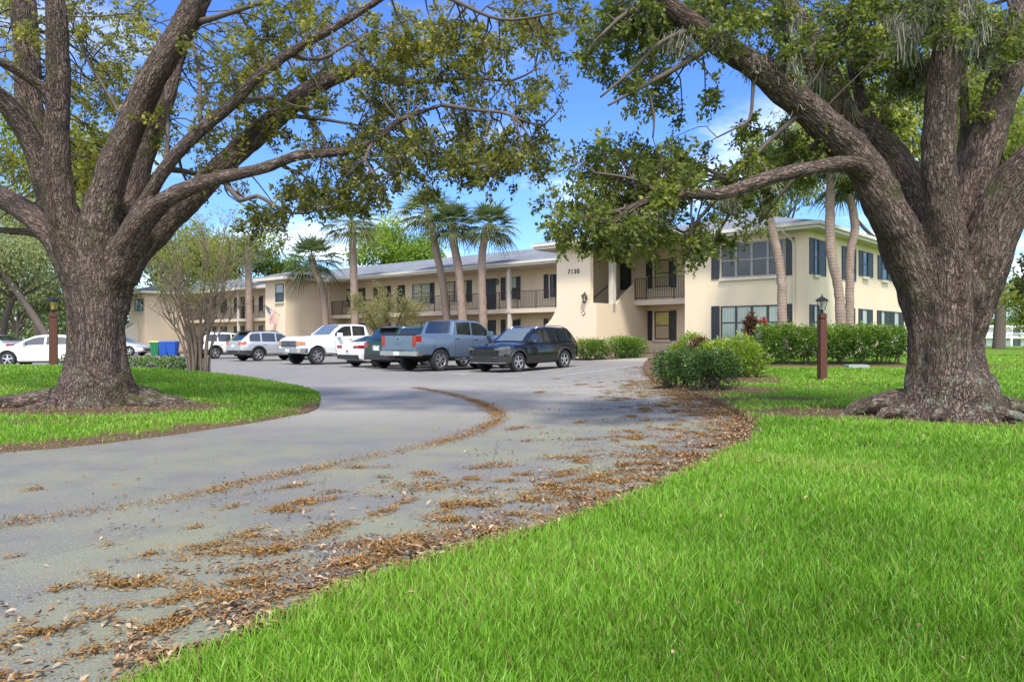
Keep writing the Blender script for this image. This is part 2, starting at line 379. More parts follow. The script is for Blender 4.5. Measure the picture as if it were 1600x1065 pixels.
def shutter(face, pl, a0, a1, z0, z1):
    m = MB(); fbox(face, pl, a0, a1, 0, .03, z0, z1, m); q = .05; zm = (z0 + z1) / 2
    fbox(face, pl, a0, a0 + q, .03, .045, z0, z1, m); fbox(face, pl, a1 - q, a1, .03, .045, z0, z1, m)
    for za, zb in ((z0, z0 + .06), (zm - .035, zm + .035), (z1 - .06, z1)): fbox(face, pl, a0 + q, a1 - q, .03, .045, za, zb, m)
    n = int((z1 - z0) / .07)
    for i in range(n):
        z = z0 + .06 + i * .07
        if z < z1 - .1: fbox(face, pl, a0 + q, a1 - q, .03, .038, z, z + .03, m)
    bpart(m, 'shutter', M_SHUTTER)
# end unit, front
ta, tb = TP(1226, 0), TP(1127, 0)
window('f', 0, ta, tb, 3.86, 5.34, 4, M_GLASS, simple('pale_frame', (0.26, 0.235, 0.22), 0.5), upper=glass('mirror_glass', (0.05, 0.055, 0.06)))
window('f', 0, ta, tb, 1.2, 2.64, 4, M_BLIND)
for z0, z1 in ((3.84, 5.36), (1.18, 2.66)):
    shutter('f', 0, TP(1241, 0), ta - .06, z0, z1); shutter('f', 0, tb + .08, TP(1112, 0), z0, z1)
# end unit, right side
def SP(px):                          # w on the side plane t = 0
    k = (px - 800) / F; return (C0[0] - k * C0[1]) / (k * VV[1] - VV[0])
for (p0, p1, s0, s1, zb, zt) in ((1271, 1278, 1264.5, 1289.5, 3.85, 5.32), (1322, 1329, 1315, 1336.5, 3.85, 5.32), (1347, 1355, 1341.5, 1363, 4.15, 5.32), (1377, 1386, 1371, 1392, 4.15, 5.32)):
    window('s', 0, SP(p0), SP(p1), zb, zt); shutter('s', 0, SP(s0), SP(p0) - .06, zb, zt); shutter('s', 0, SP(p1) + .05, SP(s1), zb, zt)
for (p0, p1, s0, s1) in ((1270.5, 1277, 1264.5, 1284), (1322, 1328, 1315, 1335), (1346, 1354.5, 1341, 1362.5), (1375.5, 1382, 1370, 1390), (1396, 1404, 1391.5, 1411)):
    window('s', 0, SP(p0), SP(p1), 1.2, 2.62, 1, M_BLIND); shutter('s', 0, SP(s0), SP(p0) - .05, 1.2, 2.62); shutter('s', 0, SP(p1) + .05, SP(s1), 1.2, 2.62)
# balcony back wall (w = 3)
q = 3.0
window('f', q, TP(1047, q), TP(1023.5, q), 3.85, 5.25, 1, M_CURTAIN); shutter('f', q, TP(1057, q), TP(1047.5, q), 3.8, 5.3); shutter('f', q, TP(1019.5, q), TP(1010, q), 3.8, 5.3)
window('f', q, TP(1047, q), TP(1023.5, q), 1.2, 2.62, 1, M_CURTAIN, upper=glass('amber_glass', (0.42, 0.36, 0.12))); shutter('f', q, TP(1057, q), TP(1047.5, q), 1.15, 2.66); shutter('f', q, TP(1019.5, q), TP(1010, q), 1.15, 2.66)
window('f', q, TP(982, q), TP(969.5, q), 3.8, 5.2); shutter('f', q, TP(986.5, q), TP(982.4, q), 3.8, 5.2)
# wing walkway wall (w = 5.5)
q = 5.5
def T5(px): return TP(px, 5.5)
def door(face, pl, a0, a1, z0, z1):
    m = MB(); fbox(face, pl, a0, a1, .002, .03, z0, z1, m)
    for s in (0, 1):
        c0 = a0 + .12 + s * (a1 - a0) / 2; c1 = c0 + (a1 - a0) / 2 - .24
        fbox(face, pl, c0, c1, .03, .04, z0 + .2, z0 + .9, m); fbox(face, pl, c0, c1, .03, .04, z0 + 1.05, z1 - .15, m)
    o = bpart(m, 'door', M_DOOR)
    f = MB(); fbox(face, pl, a0 - .07, a0 - .002, 0, .045, z0, z1 + .07, f); fbox(face, pl, a1 + .002, a1 + .07, 0, .045, z0, z1 + .07, f); fbox(face, pl, a0 - .002, a1 + .002, 0, .045, z1 + .002, z1 + .07, f)
    bpart(f, 'frame', M_FRAME, o)
    k = MB(); fbox(face, pl, a0 + .06, a0 + .14, .03, .09, z0 + 1.0, z0 + 1.06, k); bpart(k, 'handle', M_BRASS, o)
for zf in (SL, 0.33):
    gm = M_GLASS
    z0, z1 = zf + .72, zf + 2.12
    window('f', q, T5(870.5), T5(860), z0, z1, 1, gm); shutter('f', q, T5(857), T5(850), z0 - .05, z1 + .03)
    window('f', q, T5(808), T5(796), z0, z1, 1, gm, upper=M_BLIND if zf > 1 else gm); shutter('f', q, T5(813.3), T5(808.3), z0 - .05, z1 + .03); shutter('f', q, T5(790), T5(783), z0 - .05, z1 + .03)
    door('f', q, T5(773.8), T5(760), zf, zf + 2.06)
    window('f', q, T5(730.5), T5(691), z0, z1, 2, M_GLASS if zf < 1 else M_CURTAIN, upper=M_GLASS if zf < 1 else glass('cream_glass', (.42, .36, .25))); shutter('f', q, T5(737.5), T5(731), z0 - .05, z1 + .03)
    window('f', q, T5(673), T5(645), z0, z1, 2, M_BLIND); shutter('f', q, T5(679), T5(673.5), z0 - .05, z1 + .03)
    door('f', q, T5(632), T5(622), zf, zf + 2.06)
    window('f', q, T5(606), T5(590), z0, z1, 2, gm, upper=M_CURTAIN); shutter('f', q, T5(611), T5(606.5), z0 - .05, z1 + .03); shutter('f', q, T5(589.5), T5(584), z0 - .05, z1 + .03)
    door('f', q, T5(570), T5(561), zf, zf + 2.06); window('f', q, T5(548), T5(533), z0, z1, 2, gm)
    for a_, b_ in ((411, 405), (397, 387), (376, 366), (355, 345), (330, 322), (310, 300)):
        window('f', q, T5(a_), T5(b_), z0, z1, 1, gm)
    door('f', q, T5(382), T5(378), zf, zf + 2.06); door('f', q, T5(338), T5(333.5), zf, zf + 2.06)
# stair blocks, left
window('f', 0, TP(443.5, 0), TP(431, 0), 4.0, 5.35, 1, M_GLASS, upper=M_BLIND); window('f', 0, TP(224, 0), TP(211, 0), 3.9, 5.1, 2, M_GLASS)
# small fittings
def wall_lantern(p, nrm, name='wall_lantern', s=1.0):
    m = MB(); c = p + nrm * .16 * s
    m.lathe([(0.0, .36 * s), (.03 * s, .33 * s), (.15 * s, .22 * s), (.16 * s, .20 * s), (.10 * s, .20 * s)], c, 6)
    m.lathe([(.02 * s, -.14 * s), (.06 * s, -.10 * s), (.07 * s, -.06 * s), (.05 * s, -.06 * s)], c, 6)
    for k in range(6):
        a = math.pi / 3 * k; d = Vector((math.cos(a), math.sin(a), 0)); m.tube([c + d * .06 * s + Vector((0, 0, -.06 * s)), c + d * .12 * s + Vector((0, 0, .2 * s))], .011 * s, 4)
    m.tube([p + Vector((0, 0, .1 * s)), p + nrm * .1 * s + Vector((0, 0, .42 * s)), c + Vector((0, 0, .36 * s))], .014 * s, 5)
    m.tube([p - nrm * .004 + Vector((0, 0, .1 * s)), p + nrm * .015 + Vector((0, 0, .1 * s))], .07 * s, 8)
    o = bpart(m, name, M_BRASS)
    g = MB(); g.lathe([(.055 * s, -.06 * s), (.112 * s, .2 * s)], c, 6); bpart(g, 'glass', glass('lantern_pane%d' % len(MATS), (.35, .33, .26)), o)
NF = Vector((-VV[0], -VV[1], 0))
wall_lantern(BL(TP(916, -1.5), -1.5, 3.05), NF)
wall_lantern(BL(T5(778.5), 5.5, 4.85), NF, s=.8)
m = MB(); zc = ZP(912, 489, -1.5); tc_ = TP(912, -1.5)
def diamond(mb, r, d0, d1):
    qs = [(0, -r), (-r * .8, 0), (0, r), (r * .8, 0)]
    vs = [BL(tc_ + a_, -1.5 - d0, zc + b_) for a_, b_ in qs] + [BL(tc_ + a_, -1.5 - d1, zc + b_) for a_, b_ in qs]
    mb.add(vs, [(0, 1, 2, 3), (7, 6, 5, 4), (0, 4, 5, 1), (1, 5, 6, 2), (2, 6, 7, 3), (3, 7, 4, 0)])
diamond(m, .15, 0, .02)
sg = bpart(m, 'diamond_plaque', simple('red_enamel', (.32, .05, .035), .4)); m = MB(); diamond(m, .085, .02, .026); bpart(m, 'plaque_face', simple('cream_enamel', (.75, .68, .55), .4), sg)
def text3d(s, size, mat, name, parent, origin, ex, ez, extr=.012, off=None, width=None, align='CENTER'):
    cu = bpy.data.curves.new(name, 'FONT'); cu.body = s; cu.size = size; cu.extrude = extr; cu.align_x = align; cu.space_character = 1.15
    o = bpy.data.objects.new(name, cu); COL.objects.link(o); bpy.context.view_layer.update()
    me = bpy.data.meshes.new_from_object(o.evaluated_get(bpy.context.evaluated_depsgraph_get())); bpy.data.objects.remove(o)
    nrm = ex.cross(ez); vs = [origin + ex * v.co.x + ez * v.co.y + nrm * v.co.z for v in me.vertices]
    for v, q in zip(me.vertices, vs): v.co = q - (off if off is not None else Vector((0, 0, 0)))
    me.update(); me.materials.clear(); me.materials.append(mat); o = bpy.data.objects.new(name, me); COL.objects.link(o); o.parent = parent; return o
EX = Vector((-UU[0], -UU[1], 0)); EZ = Vector((0, 0, 1))
text3d('7130', .32, M_BRASS, 'house_number', bld, BL(TP(896.5, -1.5), -1.525, ZP(896, 427.5, -1.5)), EX, EZ, off=ORG)
# stair of the farthest block
m = MB(); sloped(m, 66.6, 66.8, [(-3.4, 1.0), (-3.0, 1.0), (-0.02, 2.9)]); sloped(m, 64.9, 65.1, [(-3.4, 1.0), (-3.0, 1.0), (-0.02, 2.9)])
bpart(m, 'stair_parapet', M_WHITE)
m = MB()
for i in range(10): m.tw(65.12, 66.58, -3.0 + i * .29, -3.0 + (i + 1) * .29, ZB, .2 + i * .26)
bpart(m, 'stair', M_CONC)
# far white building across the lawn
fx, fy = 118.0, 205.0
fb = empty('far_building', (fx, fy, -1.2)); tag(fb, 'distant white two-storey building with balconies beyond the bright lawn', 'building')
M_FW = simple('far_white', (.74, .74, .75), .7)
m = MB().box(0, 44, 0, 12, 0, 5.6); m.build('wall', M_FW, fb)
MB().box(-.6, 44.6, -2.2, 12.6, 5.6, 6.1).build('roof', M_FW, fb)
m = MB().box(-.2, 44.2, -2.0, -.01, 2.75, 3.05); m.build('balcony_slab', M_FW, fb)
for i in range(10): MB().box(i * 4.6 + .1, i * 4.6 + .55, -1.95, -1.5, -.5, 2.74).box(i * 4.6 + .1, i * 4.6 + .55, -1.95, -1.5, 3.06, 5.59).build('column', M_FW, fb)
m = MB(); m.box(0, 44, -1.96, -1.93, 4.0, 4.1)
for i in range(150): m.box(i * .29, i * .29 + .06, -1.96, -1.93, 3.05, 4.0)
m.build('railing', M_FW, fb)
for i in range(9):
    for z in (.5, 3.3):
        f = MB().box(i * 4.6 + 1.1, i * 4.6 + 3.9, -.06, -.01, z, z + 1.9).build('window', simple('far_glass', (.10, .13, .16), .15) if 'far_glass' not in MATS else MATS['far_glass'], fb)
# ------------------------------------------------------------------ plant toolkit
def crom(pts, step):
    """Catmull-Rom resample of (Vector, r) points."""
    out = []
    p = [pts[0]] + list(pts) + [pts[-1]]
    for i in range(1, len(p) - 2):
        a, b, c, d = p[i - 1], p[i], p[i + 1], p[i + 2]
        n = max(2, int((c[0] - b[0]).length / step))
        for k in range(n):
            t = k / n; t2 = t * t; t3 = t2 * t
            q = 0.5 * ((2 * b[0]) + (c[0] - a[0]) * t + (2 * a[0] - 5 * b[0] + 4 * c[0] - d[0]) * t2 + (3 * b[0] - a[0] - 3 * c[0] + d[0]) * t3)
            out.append((q, b[1] + (c[1] - b[1]) * t))
    out.append(pts[-1]); return out
def quads_leaves(pos, dr, nr, ln, wd, fold=0.15):
    """one folded rhombus per leaf, as numpy arrays"""
    dr = dr / np.linalg.norm(dr, axis=1, keepdims=True)
    sd_ = np.cross(dr, nr); sd_ /= np.linalg.norm(sd_, axis=1, keepdims=True) + 1e-9
    nn = np.cross(sd_, dr)
    ln = ln[:, None]; wd = wd[:, None]
    V = np.stack([pos, pos + dr * ln * .45 + sd_ * wd * .5 + nn * wd * fold, pos + dr * ln, pos + dr * ln * .45 - sd_ * wd * .5 + nn * wd * fold], axis=1).reshape(-1, 3)
    n = len(pos); Fc = np.arange(n * 4, dtype=np.int32).reshape(n, 4)
    return V, Fc
def rvec(n):
    v = rng.normal(size=(n, 3)); return v / np.linalg.norm(v, axis=1, keepdims=True)
def bark(name, dark, ridge, mossy=None, sc=1.0, lichen=False):
    m = NT(name); v = m.attr('bark', 'Vector')
    mp1 = m.co(scale=(1, 1, 0.19), vec=v)
    dn = m.n('ShaderNodeTexNoise'); dn.inputs['Scale'].default_value = 7 / sc; m.l(mp1, dn.inputs['Vector'])
    vm = m.n('ShaderNodeVectorMath'); vm.operation = 'MULTIPLY_ADD'; m.l(dn.outputs['Color'], vm.inputs[0]); vm.inputs[1].default_value = (.055 * sc,) * 3; m.l(mp1, vm.inputs[2])
    def ridge_(scale, vec, w_):
        return m.mrange(m.math('ABSOLUTE', m.math('SUBTRACT', m.noise(scale / sc, vec, 2, .5), .5)), 0.0, w_)
    h = m.math('MULTIPLY', ridge_(15, vm.outputs[0], .105), ridge_(21, m.co(scale=(1, 1, .45), vec=v), .05))
    h = m.math('ADD', h, m.math('MULTIPLY', ridge_(34, vm.outputs[0], .10), .35))
    n1 = m.noise(1.1, v, 5); n2 = m.noise(30, v, 4)
    c = m.mix(m.mrange(h, 0.10, 1.0), dark, ridge)
    c = m.mix(m.mrange(n1, .35, .7, 0, .55), c, tuple(x * .62 for x in ridge))
    c = m.mix(m.math('MULTIPLY', n2, .35), c, tuple(x * 1.3 for x in ridge))
    c = m.mix(m.mrange(m.noise(2.4, m.co(scale=(1, 1, .13), vec=v), 5, .6), .52, .68, 0, .62), c, (.060, .034, .026))
    if mossy: c = m.mix(m.math('MULTIPLY', m.mrange(m.noise(1.7, m.co(), 5), .5, .72), m.attr('mossy')), c, mossy)
    if lichen:
        li = m.math('MULTIPLY', m.mrange(m.noise(5.5, m.co(), 6, .7), .53, .60), m.attr('lichen')); c = m.mix(m.math('MULTIPLY', li, .8), c, (.34, .40, .30))
    m.set(c, .95, spec=.12); m.bump(m.math('ADD', h, m.math('MULTIPLY', n2, .4)), 1.0, .045 * sc); return m.mat
M_BARK = bark('oak_bark', (.014, .0095, .008), (.195, .146, .122), (.10, .105, .045), 1.0, True)
M_TWIG = simple('twig_bark', (.085, .065, .052), .9, var=.35, scale=9)
M_OAKLEAF = leafmat('oak_leaf', (.046, .056, .016), (.175, .172, .036), (.50, .42, .075), .48)
M_OAKLEAF2 = leafmat('oak_leaf_green', (.042, .060, .016), (.155, .180, .036), (.44, .42, .08), .48)
def oak(name, label, base, limbs, thin, zones, leaf, mossy_k, lichen_k, sprout=0, dens=1.0):
    root = empty(name, base); tag(root, label, 'tree')
    bx, by, bz = base
    # solid wood: closed tubes joined into one skin
    mb = MB(); SP_, ST, SN, SB, SS, SR = [], [], [], [], [], []
    for li, limb in enumerate(limbs):
        if 0 < li and limb[0][1] > .28 and limb[0][0].z > base[2] + 1.1:      # start each main limb deep inside the trunk
            f = limb[0]; c_ = Vector((base[0], base[1], f[0].z)); limb = [(c_.lerp(f[0], .15) - Vector((0, 0, 1.1)), f[1] * .40), (c_.lerp(f[0], .5) - Vector((0, 0, .5)), f[1] * .72), (f[0], f[1] * 1.12)] + limb[1:]
        elif li == 0:
            e_ = limb[-1]; limb = limb + [(e_[0] + Vector((0, 0, .28)), e_[1] * .72), (e_[0] + Vector((0, 0, .45)), e_[1] * .35)]
        sm = crom(limb, 0.12); s = li * 3.7; N = None
        mb.tube([p for p, r in sm], [r for p, r in sm], 18)
        for i, (p, r) in enumerate(sm):
            T = (sm[min(i + 1, len(sm) - 1)][0] - sm[max(i - 1, 0)][0]).normalized()
            if N is None: N = T.orthogonal().normalized() if abs(T.z) < .9 else Vector((1, 0, 0))
            N = (N - T * N.dot(T)).normalized(); B = T.cross(N)
            if i: s += (p - sm[i - 1][0]).length
            SP_.append(p); ST.append(T); SN.append(N); SB.append(B); SS.append(s); SR.append(r)
    tmp = mb.build('wood_tmp', M_BARK)
    rm = tmp.modifiers.new('r', 'REMESH'); rm.mode = 'VOXEL'; rm.voxel_size = 0.032
    sm_ = tmp.modifiers.new('s', 'SMOOTH'); sm_.factor = .5; sm_.iterations = 8
    bpy.context.view_layer.update()
    me = bpy.data.meshes.new_from_object(tmp.evaluated_get(bpy.context.evaluated_depsgraph_get()))
    n = len(me.vertices); V = np.empty(n * 3, dtype=np.float32); me.vertices.foreach_get('co', V); V = V.reshape(-1, 3)
    NO = np.empty(n * 3, dtype=np.float32); me.vertices.foreach_get('normal', NO); NO = NO.reshape(-1, 3)
    fc = np.empty(len(me.loops), dtype=np.int32); me.loops.foreach_get('vertex_index', fc)
    bpy.data.objects.remove(tmp)
    A = np.array(SP_, dtype=np.float32); RR = np.array(SR, dtype=np.float32)
    NN, BB, TT, SSa = (np.array(x, dtype=np.float32) for x in (SN, SB, ST, SS))
    idx = np.empty(n, dtype=np.int64)
    for i in range(0, n, 4000):
        d = np.linalg.norm(V[i:i + 4000, None, :] - A[None], axis=2) - RR[None] * .9
        idx[i:i + 4000] = d.argmin(1)
    d = V - A[idx]
    bk = np.stack([(d * NN[idx]).sum(1), (d * BB[idx]).sum(1), SSa[idx] + (d * TT[idx]).sum(1)], axis=1)
    # lumps
    lump = np.array([mnoise.noise(Vector(p) * 2.3) + .5 * mnoise.noise(Vector(p) * 6.0) for p in V], dtype=np.float32)
    rr = RR[idx]; V = V + NO * (lump * np.minimum(.05, rr * .13))[:, None]
    up = np.clip(NO[:, 2] * .6 + .5, 0, 1) * mossy_k
    lic = np.clip(1 - (V[:, 2] - bz) / 1.3, 0, 1) * lichen_k
    tr = mesh_np('trunk', V, fc.reshape(-1, 4), M_BARK, root, True, {'bark': bk, 'mossy': up, 'lichen': lic}, origin=base)
    # slender branches, twigs, leaves
    tb = MB(); nodes = [(Vector(p), r) for p, r, q in zip(A, RR, range(len(A))) if p[2] > bz + 2.3 and r < .28]
    for limb in thin:
        sm = crom(limb, .16); tb.tube([p for p, r in sm], [r for p, r in sm], 7); nodes += sm
    NP = np.array([tuple(p) for p, r in nodes]); NR = np.array([r for p, r in nodes])
    LP, LD, LL, LT = [], [], [], []
    def cluster(c, rad, nl, tint):
        c = Vector(c)
        dd = np.linalg.norm(NP - np.array(c), axis=1) + np.where(NP[:, 2] > c.z + .8, .5, 0)
        j = int(dd.argmin()); a = Vector(NP[j]); dist = (c - a).length
        r0 = min(NR[j] * .7, .012 + .006 * dist)
        if dist > 1.6: c = a + (c - a) * (1.6 / dist); dist = 1.6
        if dist > .12:
            mid = (a + c) / 2 + Vector(rng.normal(size=3)) * dist * .08 + Vector((0, 0, dist * .05))
            q1 = a.lerp(mid, .5) + Vector(rng.normal(size=3)) * dist * .03
            sm = crom([(a, r0), (q1, r0 * .85), (mid, r0 * .7), (c, r0 * .5)], max(.12, dist / 9))
            tb.tube([p for p, r in sm], [r for p, r in sm], 5, False)
        nt_ = max(3, int(nl / 22)); per = int(nl / nt_)
        od = (c - a).normalized() if dist > .05 else Vector((0, 0, 1))
        for _ in range(nt_):
            d = (Vector(rvec(1)[0]) + od * .45); d.normalize(); L = rad * random.uniform(.40, .95)
            m_ = c + d * L * .5 + Vector((0, 0, .06 * L)); e = c + d * L + Vector((0, 0, -.10 * L))
            tb.tube([c, m_, e], [r0 * .42, .005, .003], 3, False)
            tt = rng.uniform(.25, 1.08, per); tt = np.maximum(tt, rng.uniform(.2, 1.08, per))
            b = (1 - tt)[:, None] ** 2 * np.array(c) + (2 * tt * (1 - tt))[:, None] * np.array(m_) + (tt ** 2)[:, None] * np.array(e)
            LP.append(b + rng.normal(scale=.034, size=(per, 3))); LD.append(np.array(d) * .55 + rvec(per) * .9 + np.array((0, 0, -.12)))
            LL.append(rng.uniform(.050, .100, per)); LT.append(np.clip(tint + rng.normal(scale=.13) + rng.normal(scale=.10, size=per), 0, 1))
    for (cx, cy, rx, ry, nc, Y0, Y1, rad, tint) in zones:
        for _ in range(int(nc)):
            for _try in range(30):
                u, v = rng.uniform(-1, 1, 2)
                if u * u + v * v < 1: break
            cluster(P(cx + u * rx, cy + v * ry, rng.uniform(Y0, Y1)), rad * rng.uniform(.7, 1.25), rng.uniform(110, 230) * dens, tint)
    # unseen upper crown, so that the tree is whole
    for _ in range(sprout):
        an = rng.uniform(0, 2 * math.pi); q = rng.uniform(.2, 1) ** .6 * 5.2
        cluster((bx + math.cos(an) * q, by + math.sin(an) * q * .8, bz + 7.6 + rng.uniform(0, 2.6) * (1 - q / 9)), .7, 130, .45)
    tb.build('branches', M_TWIG, root, smooth=True, off=base)
    pos = np.concatenate(LP); dr = np.concatenate(LD); ln = np.concatenate(LL); tn = np.concatenate(LT)
    nr = rvec(len(pos)) + np.array((0, 0, .7))
    V, Fc = quads_leaves(pos, dr, nr, ln, ln * rng.uniform(.42, .60, len(ln)))
    mesh_np('crown', V, Fc, leaf, root, False, {'tint': np.repeat(tn, 4)}, origin=base)
    print(name, 'wood', n, 'leaves', len(pos)); return root
WK = 1.0
def L(Y, *pts):
    """traced limb: (px, py, width px, depth offset)"""
    return [(P(a, b, Y + d), WK * w_ / 2 / F * (Y + d)) for a, b, w_, d in pts]
def roots(base, Y, specs):
    out = []
    for an, ln_, r0, hz in specs:
        a_ = R(an); dv = Vector((math.cos(a_), math.sin(a_), 0)); b = Vector(base)
        sv = Vector((-dv.y, dv.x, 0)); k = random.uniform(-.3, .3)
        out.append([(b + dv * .30 + Vector((0, 0, hz + .55)), r0 * .8), (b + dv * .50 + Vector((0, 0, hz * .75)), r0 * .95), (b + dv * .78 + sv * k * .2 + Vector((0, 0, r0 * 1.0)), r0 * .85),
                    (b + dv * (1.0 + (ln_ - 1) * .4) + sv * k * .6 + Vector((0, 0, r0 * .5)), r0 * .66), (b + dv * (1.0 + (ln_ - 1) * .75) + sv * k * .9 + Vector((0, 0, r0 * .12)), r0 * .5), (b + dv * ln_ + sv * k * 1.5 + Vector((0, 0, -r0 * .35)), r0 * .32)])
    return out
# ------------------------------------------------------------------ left oak
YL = 13.2
bL = (P(152, 636, YL).x, YL, 0.02)
tl = [(Vector(bL) + Vector((0, 0, -.25)), .90), (Vector(bL) + Vector((0, 0, .05)), .80), (Vector(bL) + Vector((0, 0, .18)), .71), (Vector(bL) + Vector((0, 0, .36)), .63)] + L(YL, (152, 595, 92, .05), (152, 555, 78, .05), (151, 515, 72, .05), (151, 470, 80, .05), (152, 440, 92, .05), (152, 420, 78, .05))
WK = .83
limbsL = [tl,
    L(YL, (118, 636, 84, 0), (126, 595, 66, 0), (132, 550, 60, 0), (133, 510, 58, 0), (129, 460, 66, 0), (118, 420, 68, 0), (100, 383, 62, .1), (62, 345, 46, .2), (10, 312, 42, .5), (-50, 285, 36, .9), (-130, 240, 24, 1.2), (-200, 170, 9, 1.5)),
    L(YL, (138, 640, 70, -.28), (141, 590, 58, -.24), (142, 540, 52, -.22), (141, 490, 54, -.2), (134, 440, 66, -.1), (108, 360, 66, -.05), (84, 300, 50, -.1), (52, 228, 42, -.3), (12, 165, 38, -.6), (-50, 110, 32, -1.0), (-110, 40, 20, -1.3), (-160, -60, 8, -1.5)),
    L(YL, (140, 430, 80, 0), (100, 350, 62, .3), (72, 270, 54, .5), (50, 190, 46, .6), (43, 110, 46, .8), (38, 20, 43, 1.0), (30, -90, 30, 1.2), (10, -190, 20, 1.5)),
    L(YL, (138, 430, 80, 0), (104, 360, 60, -.2), (93, 290, 46, -.3), (90, 200, 44, -.4), (91, 110, 42, -.5), (88, 30, 39, -.6), (84, -60, 28, -.7), (96, -160, 18, -.9)),
    L(YL, (95, 185, 26, -.35), (70, 143, 21, -.5), (30, 112, 20, -.8), (-20, 88, 17, -1.1), (-90, 60, 8, -1.4)),
    L(YL, (160, 640, 70, -.28), (158, 590, 58, -.26), (157, 540, 54, -.24), (156, 480, 58, -.22), (153, 425, 78, -.15), (153, 370, 76, -.15), (168, 290, 60, -.2), (200, 205, 52, -.3), (240, 120, 50, -.4), (288, 40, 46, -.5), (322, -25, 42, -.6), (365, -110, 30, -.7), (420, -190, 20, -.9)),
    L(YL, (165, 430, 80, .1), (190, 370, 54, .4), (208, 305, 44, .7), (230, 235, 36, 1.0), (262, 150, 28, 1.3), (285, 60, 24, 1.6), (300, -60, 18, 2.0)),
    L(YL, (172, 430, 70, 0), (196, 375, 40, -.3), (222, 325, 28, -.5), (262, 258, 25, -.7), (312, 205, 24, -.9), (362, 163, 22, -1.0), (398, 124, 22, -1.1), (450, 85, 19, -1.2), (530, 39, 16, -1.4), (600, -5, 13, -1.6)),
    L(YL, (184, 636, 80, .0), (177, 595, 64, .0), (169, 550, 60, .0), (168, 510, 60, 0), (173, 465, 68, 0), (186, 425, 78, .05), (217, 385, 64, .1), (262, 345, 52, .2), (318, 290, 45, .3), (372, 235, 44, .4), (425, 190, 40, .5), (480, 142, 34, .6), (535, 117, 27, .7), (575, 109, 22, .8), (622, 126, 15, .9), (668, 128, 10, 1.0)),
    L(YL, (190, 425, 64, -.1), (214, 362, 46, -.5), (262, 310, 33, -.8), (330, 282, 28, -1.0), (410, 263, 22, -1.2), (470, 242, 20, -1.4), (530, 238, 18, -1.5), (585, 221, 15, -1.6), (625, 188, 12, -1.7), (690, 164, 9, -1.8)),
    L(YL, (150, 400, 26, .4), (60, 366, 16, .9), (-10, 358, 13, 1.4), (-80, 340, 11, 1.9)),
    L(YL, (215, 330, 24, .9), (236, 285, 17, 1.2), (256, 266, 14, 1.5), (300, 270, 12, 1.9), (330, 282, 9, 2.3)),
] + roots(bL, YL, [(190, 2.6, .19, .34), (208, 2.3, .18, .30), (168, 1.9, .15, .3), (240, 1.4, .11, .24), (300, 1.2, .10, .24), (340, 2.0, .15, .28), (8, 1.9, .17, .3), (60, 1.4, .2, .3), (120, 1.6, .2, .3)])
thinL = [
    L(YL, (352, 285, 12, -1.0), (377, 313, 9, -1.2), (402, 306, 8, -1.3), (457, 333, 6, -1.5), (520, 322, 4, -1.7)),
    L(YL, (312, 34, 14, -.5), (345, 25, 10, -.8), (412, 3, 7, -1.2)), L(YL, (188, 178, 7, -.3), (160, 132, 6, .2), (140, 100, 5, .5), (117, 55, 3, .8)),
    L(YL, (313, 190, 9, -.8), (311, 110, 7, -.2), (300, 66, 6, .2), (296, 10, 4, .6)), L(YL, (800, 181, 5, -2.1), (815, 230, 4, -2.2), (790, 275, 2, -2.2)), L(YL, (690, 164, 9, -1.8), (745, 172, 7, -2), (800, 181, 5, -2.1), (832, 222, 3, -2.3)),
    L(YL, (668, 128, 9, 1.0), (733, 117, 7, 1.1), (786, 60, 4, 1.3)), L(YL, (668, 128, 9, 1.0), (740, 122, 7, .9), (800, 126, 5, .8), (836, 108, 3, .7)),
    L(YL, (560, 110, 10, .8), (640, 105, 6, .5), (700, 70, 5, .3), (760, 10, 3, .1)), L(YL, (440, 180, 10, .5), (500, 186, 7, .3), (560, 196, 4, .1)),
    L(YL, (380, 160, 9, -1), (420, 152, 8, -.6), (460, 166, 6, -.2), (510, 170, 4, .2)), L(YL, (470, 170, 8, .6), (500, 205, 6, .2), (508, 230, 4, 0)),
    L(YL, (585, 221, 9, -1.6), (570, 250, 6, -1.9), (595, 285, 4, -2.0)), L(YL, (450, 85, 10, -1.2), (500, 92, 7, -.9), (560, 60, 5, -.6), (640, 30, 4, -.2)),
    L(YL, (260, 258, 9, -.6), (262, 190, 7, -.1), (258, 120, 5, .3)), L(YL, (300, 208, 8, -.8), (280, 250, 6, -.4), (300, 300, 4, 0)),
    L(YL, (600, -5, 12, -1.6), (680, -10, 9, -1.8), (780, 30, 6, -2), (870, 20, 4, -2.2)), L(YL, (800, 181, 5, -2.1), (850, 195, 4, -2.2), (880, 160, 2, -2.3)),
]
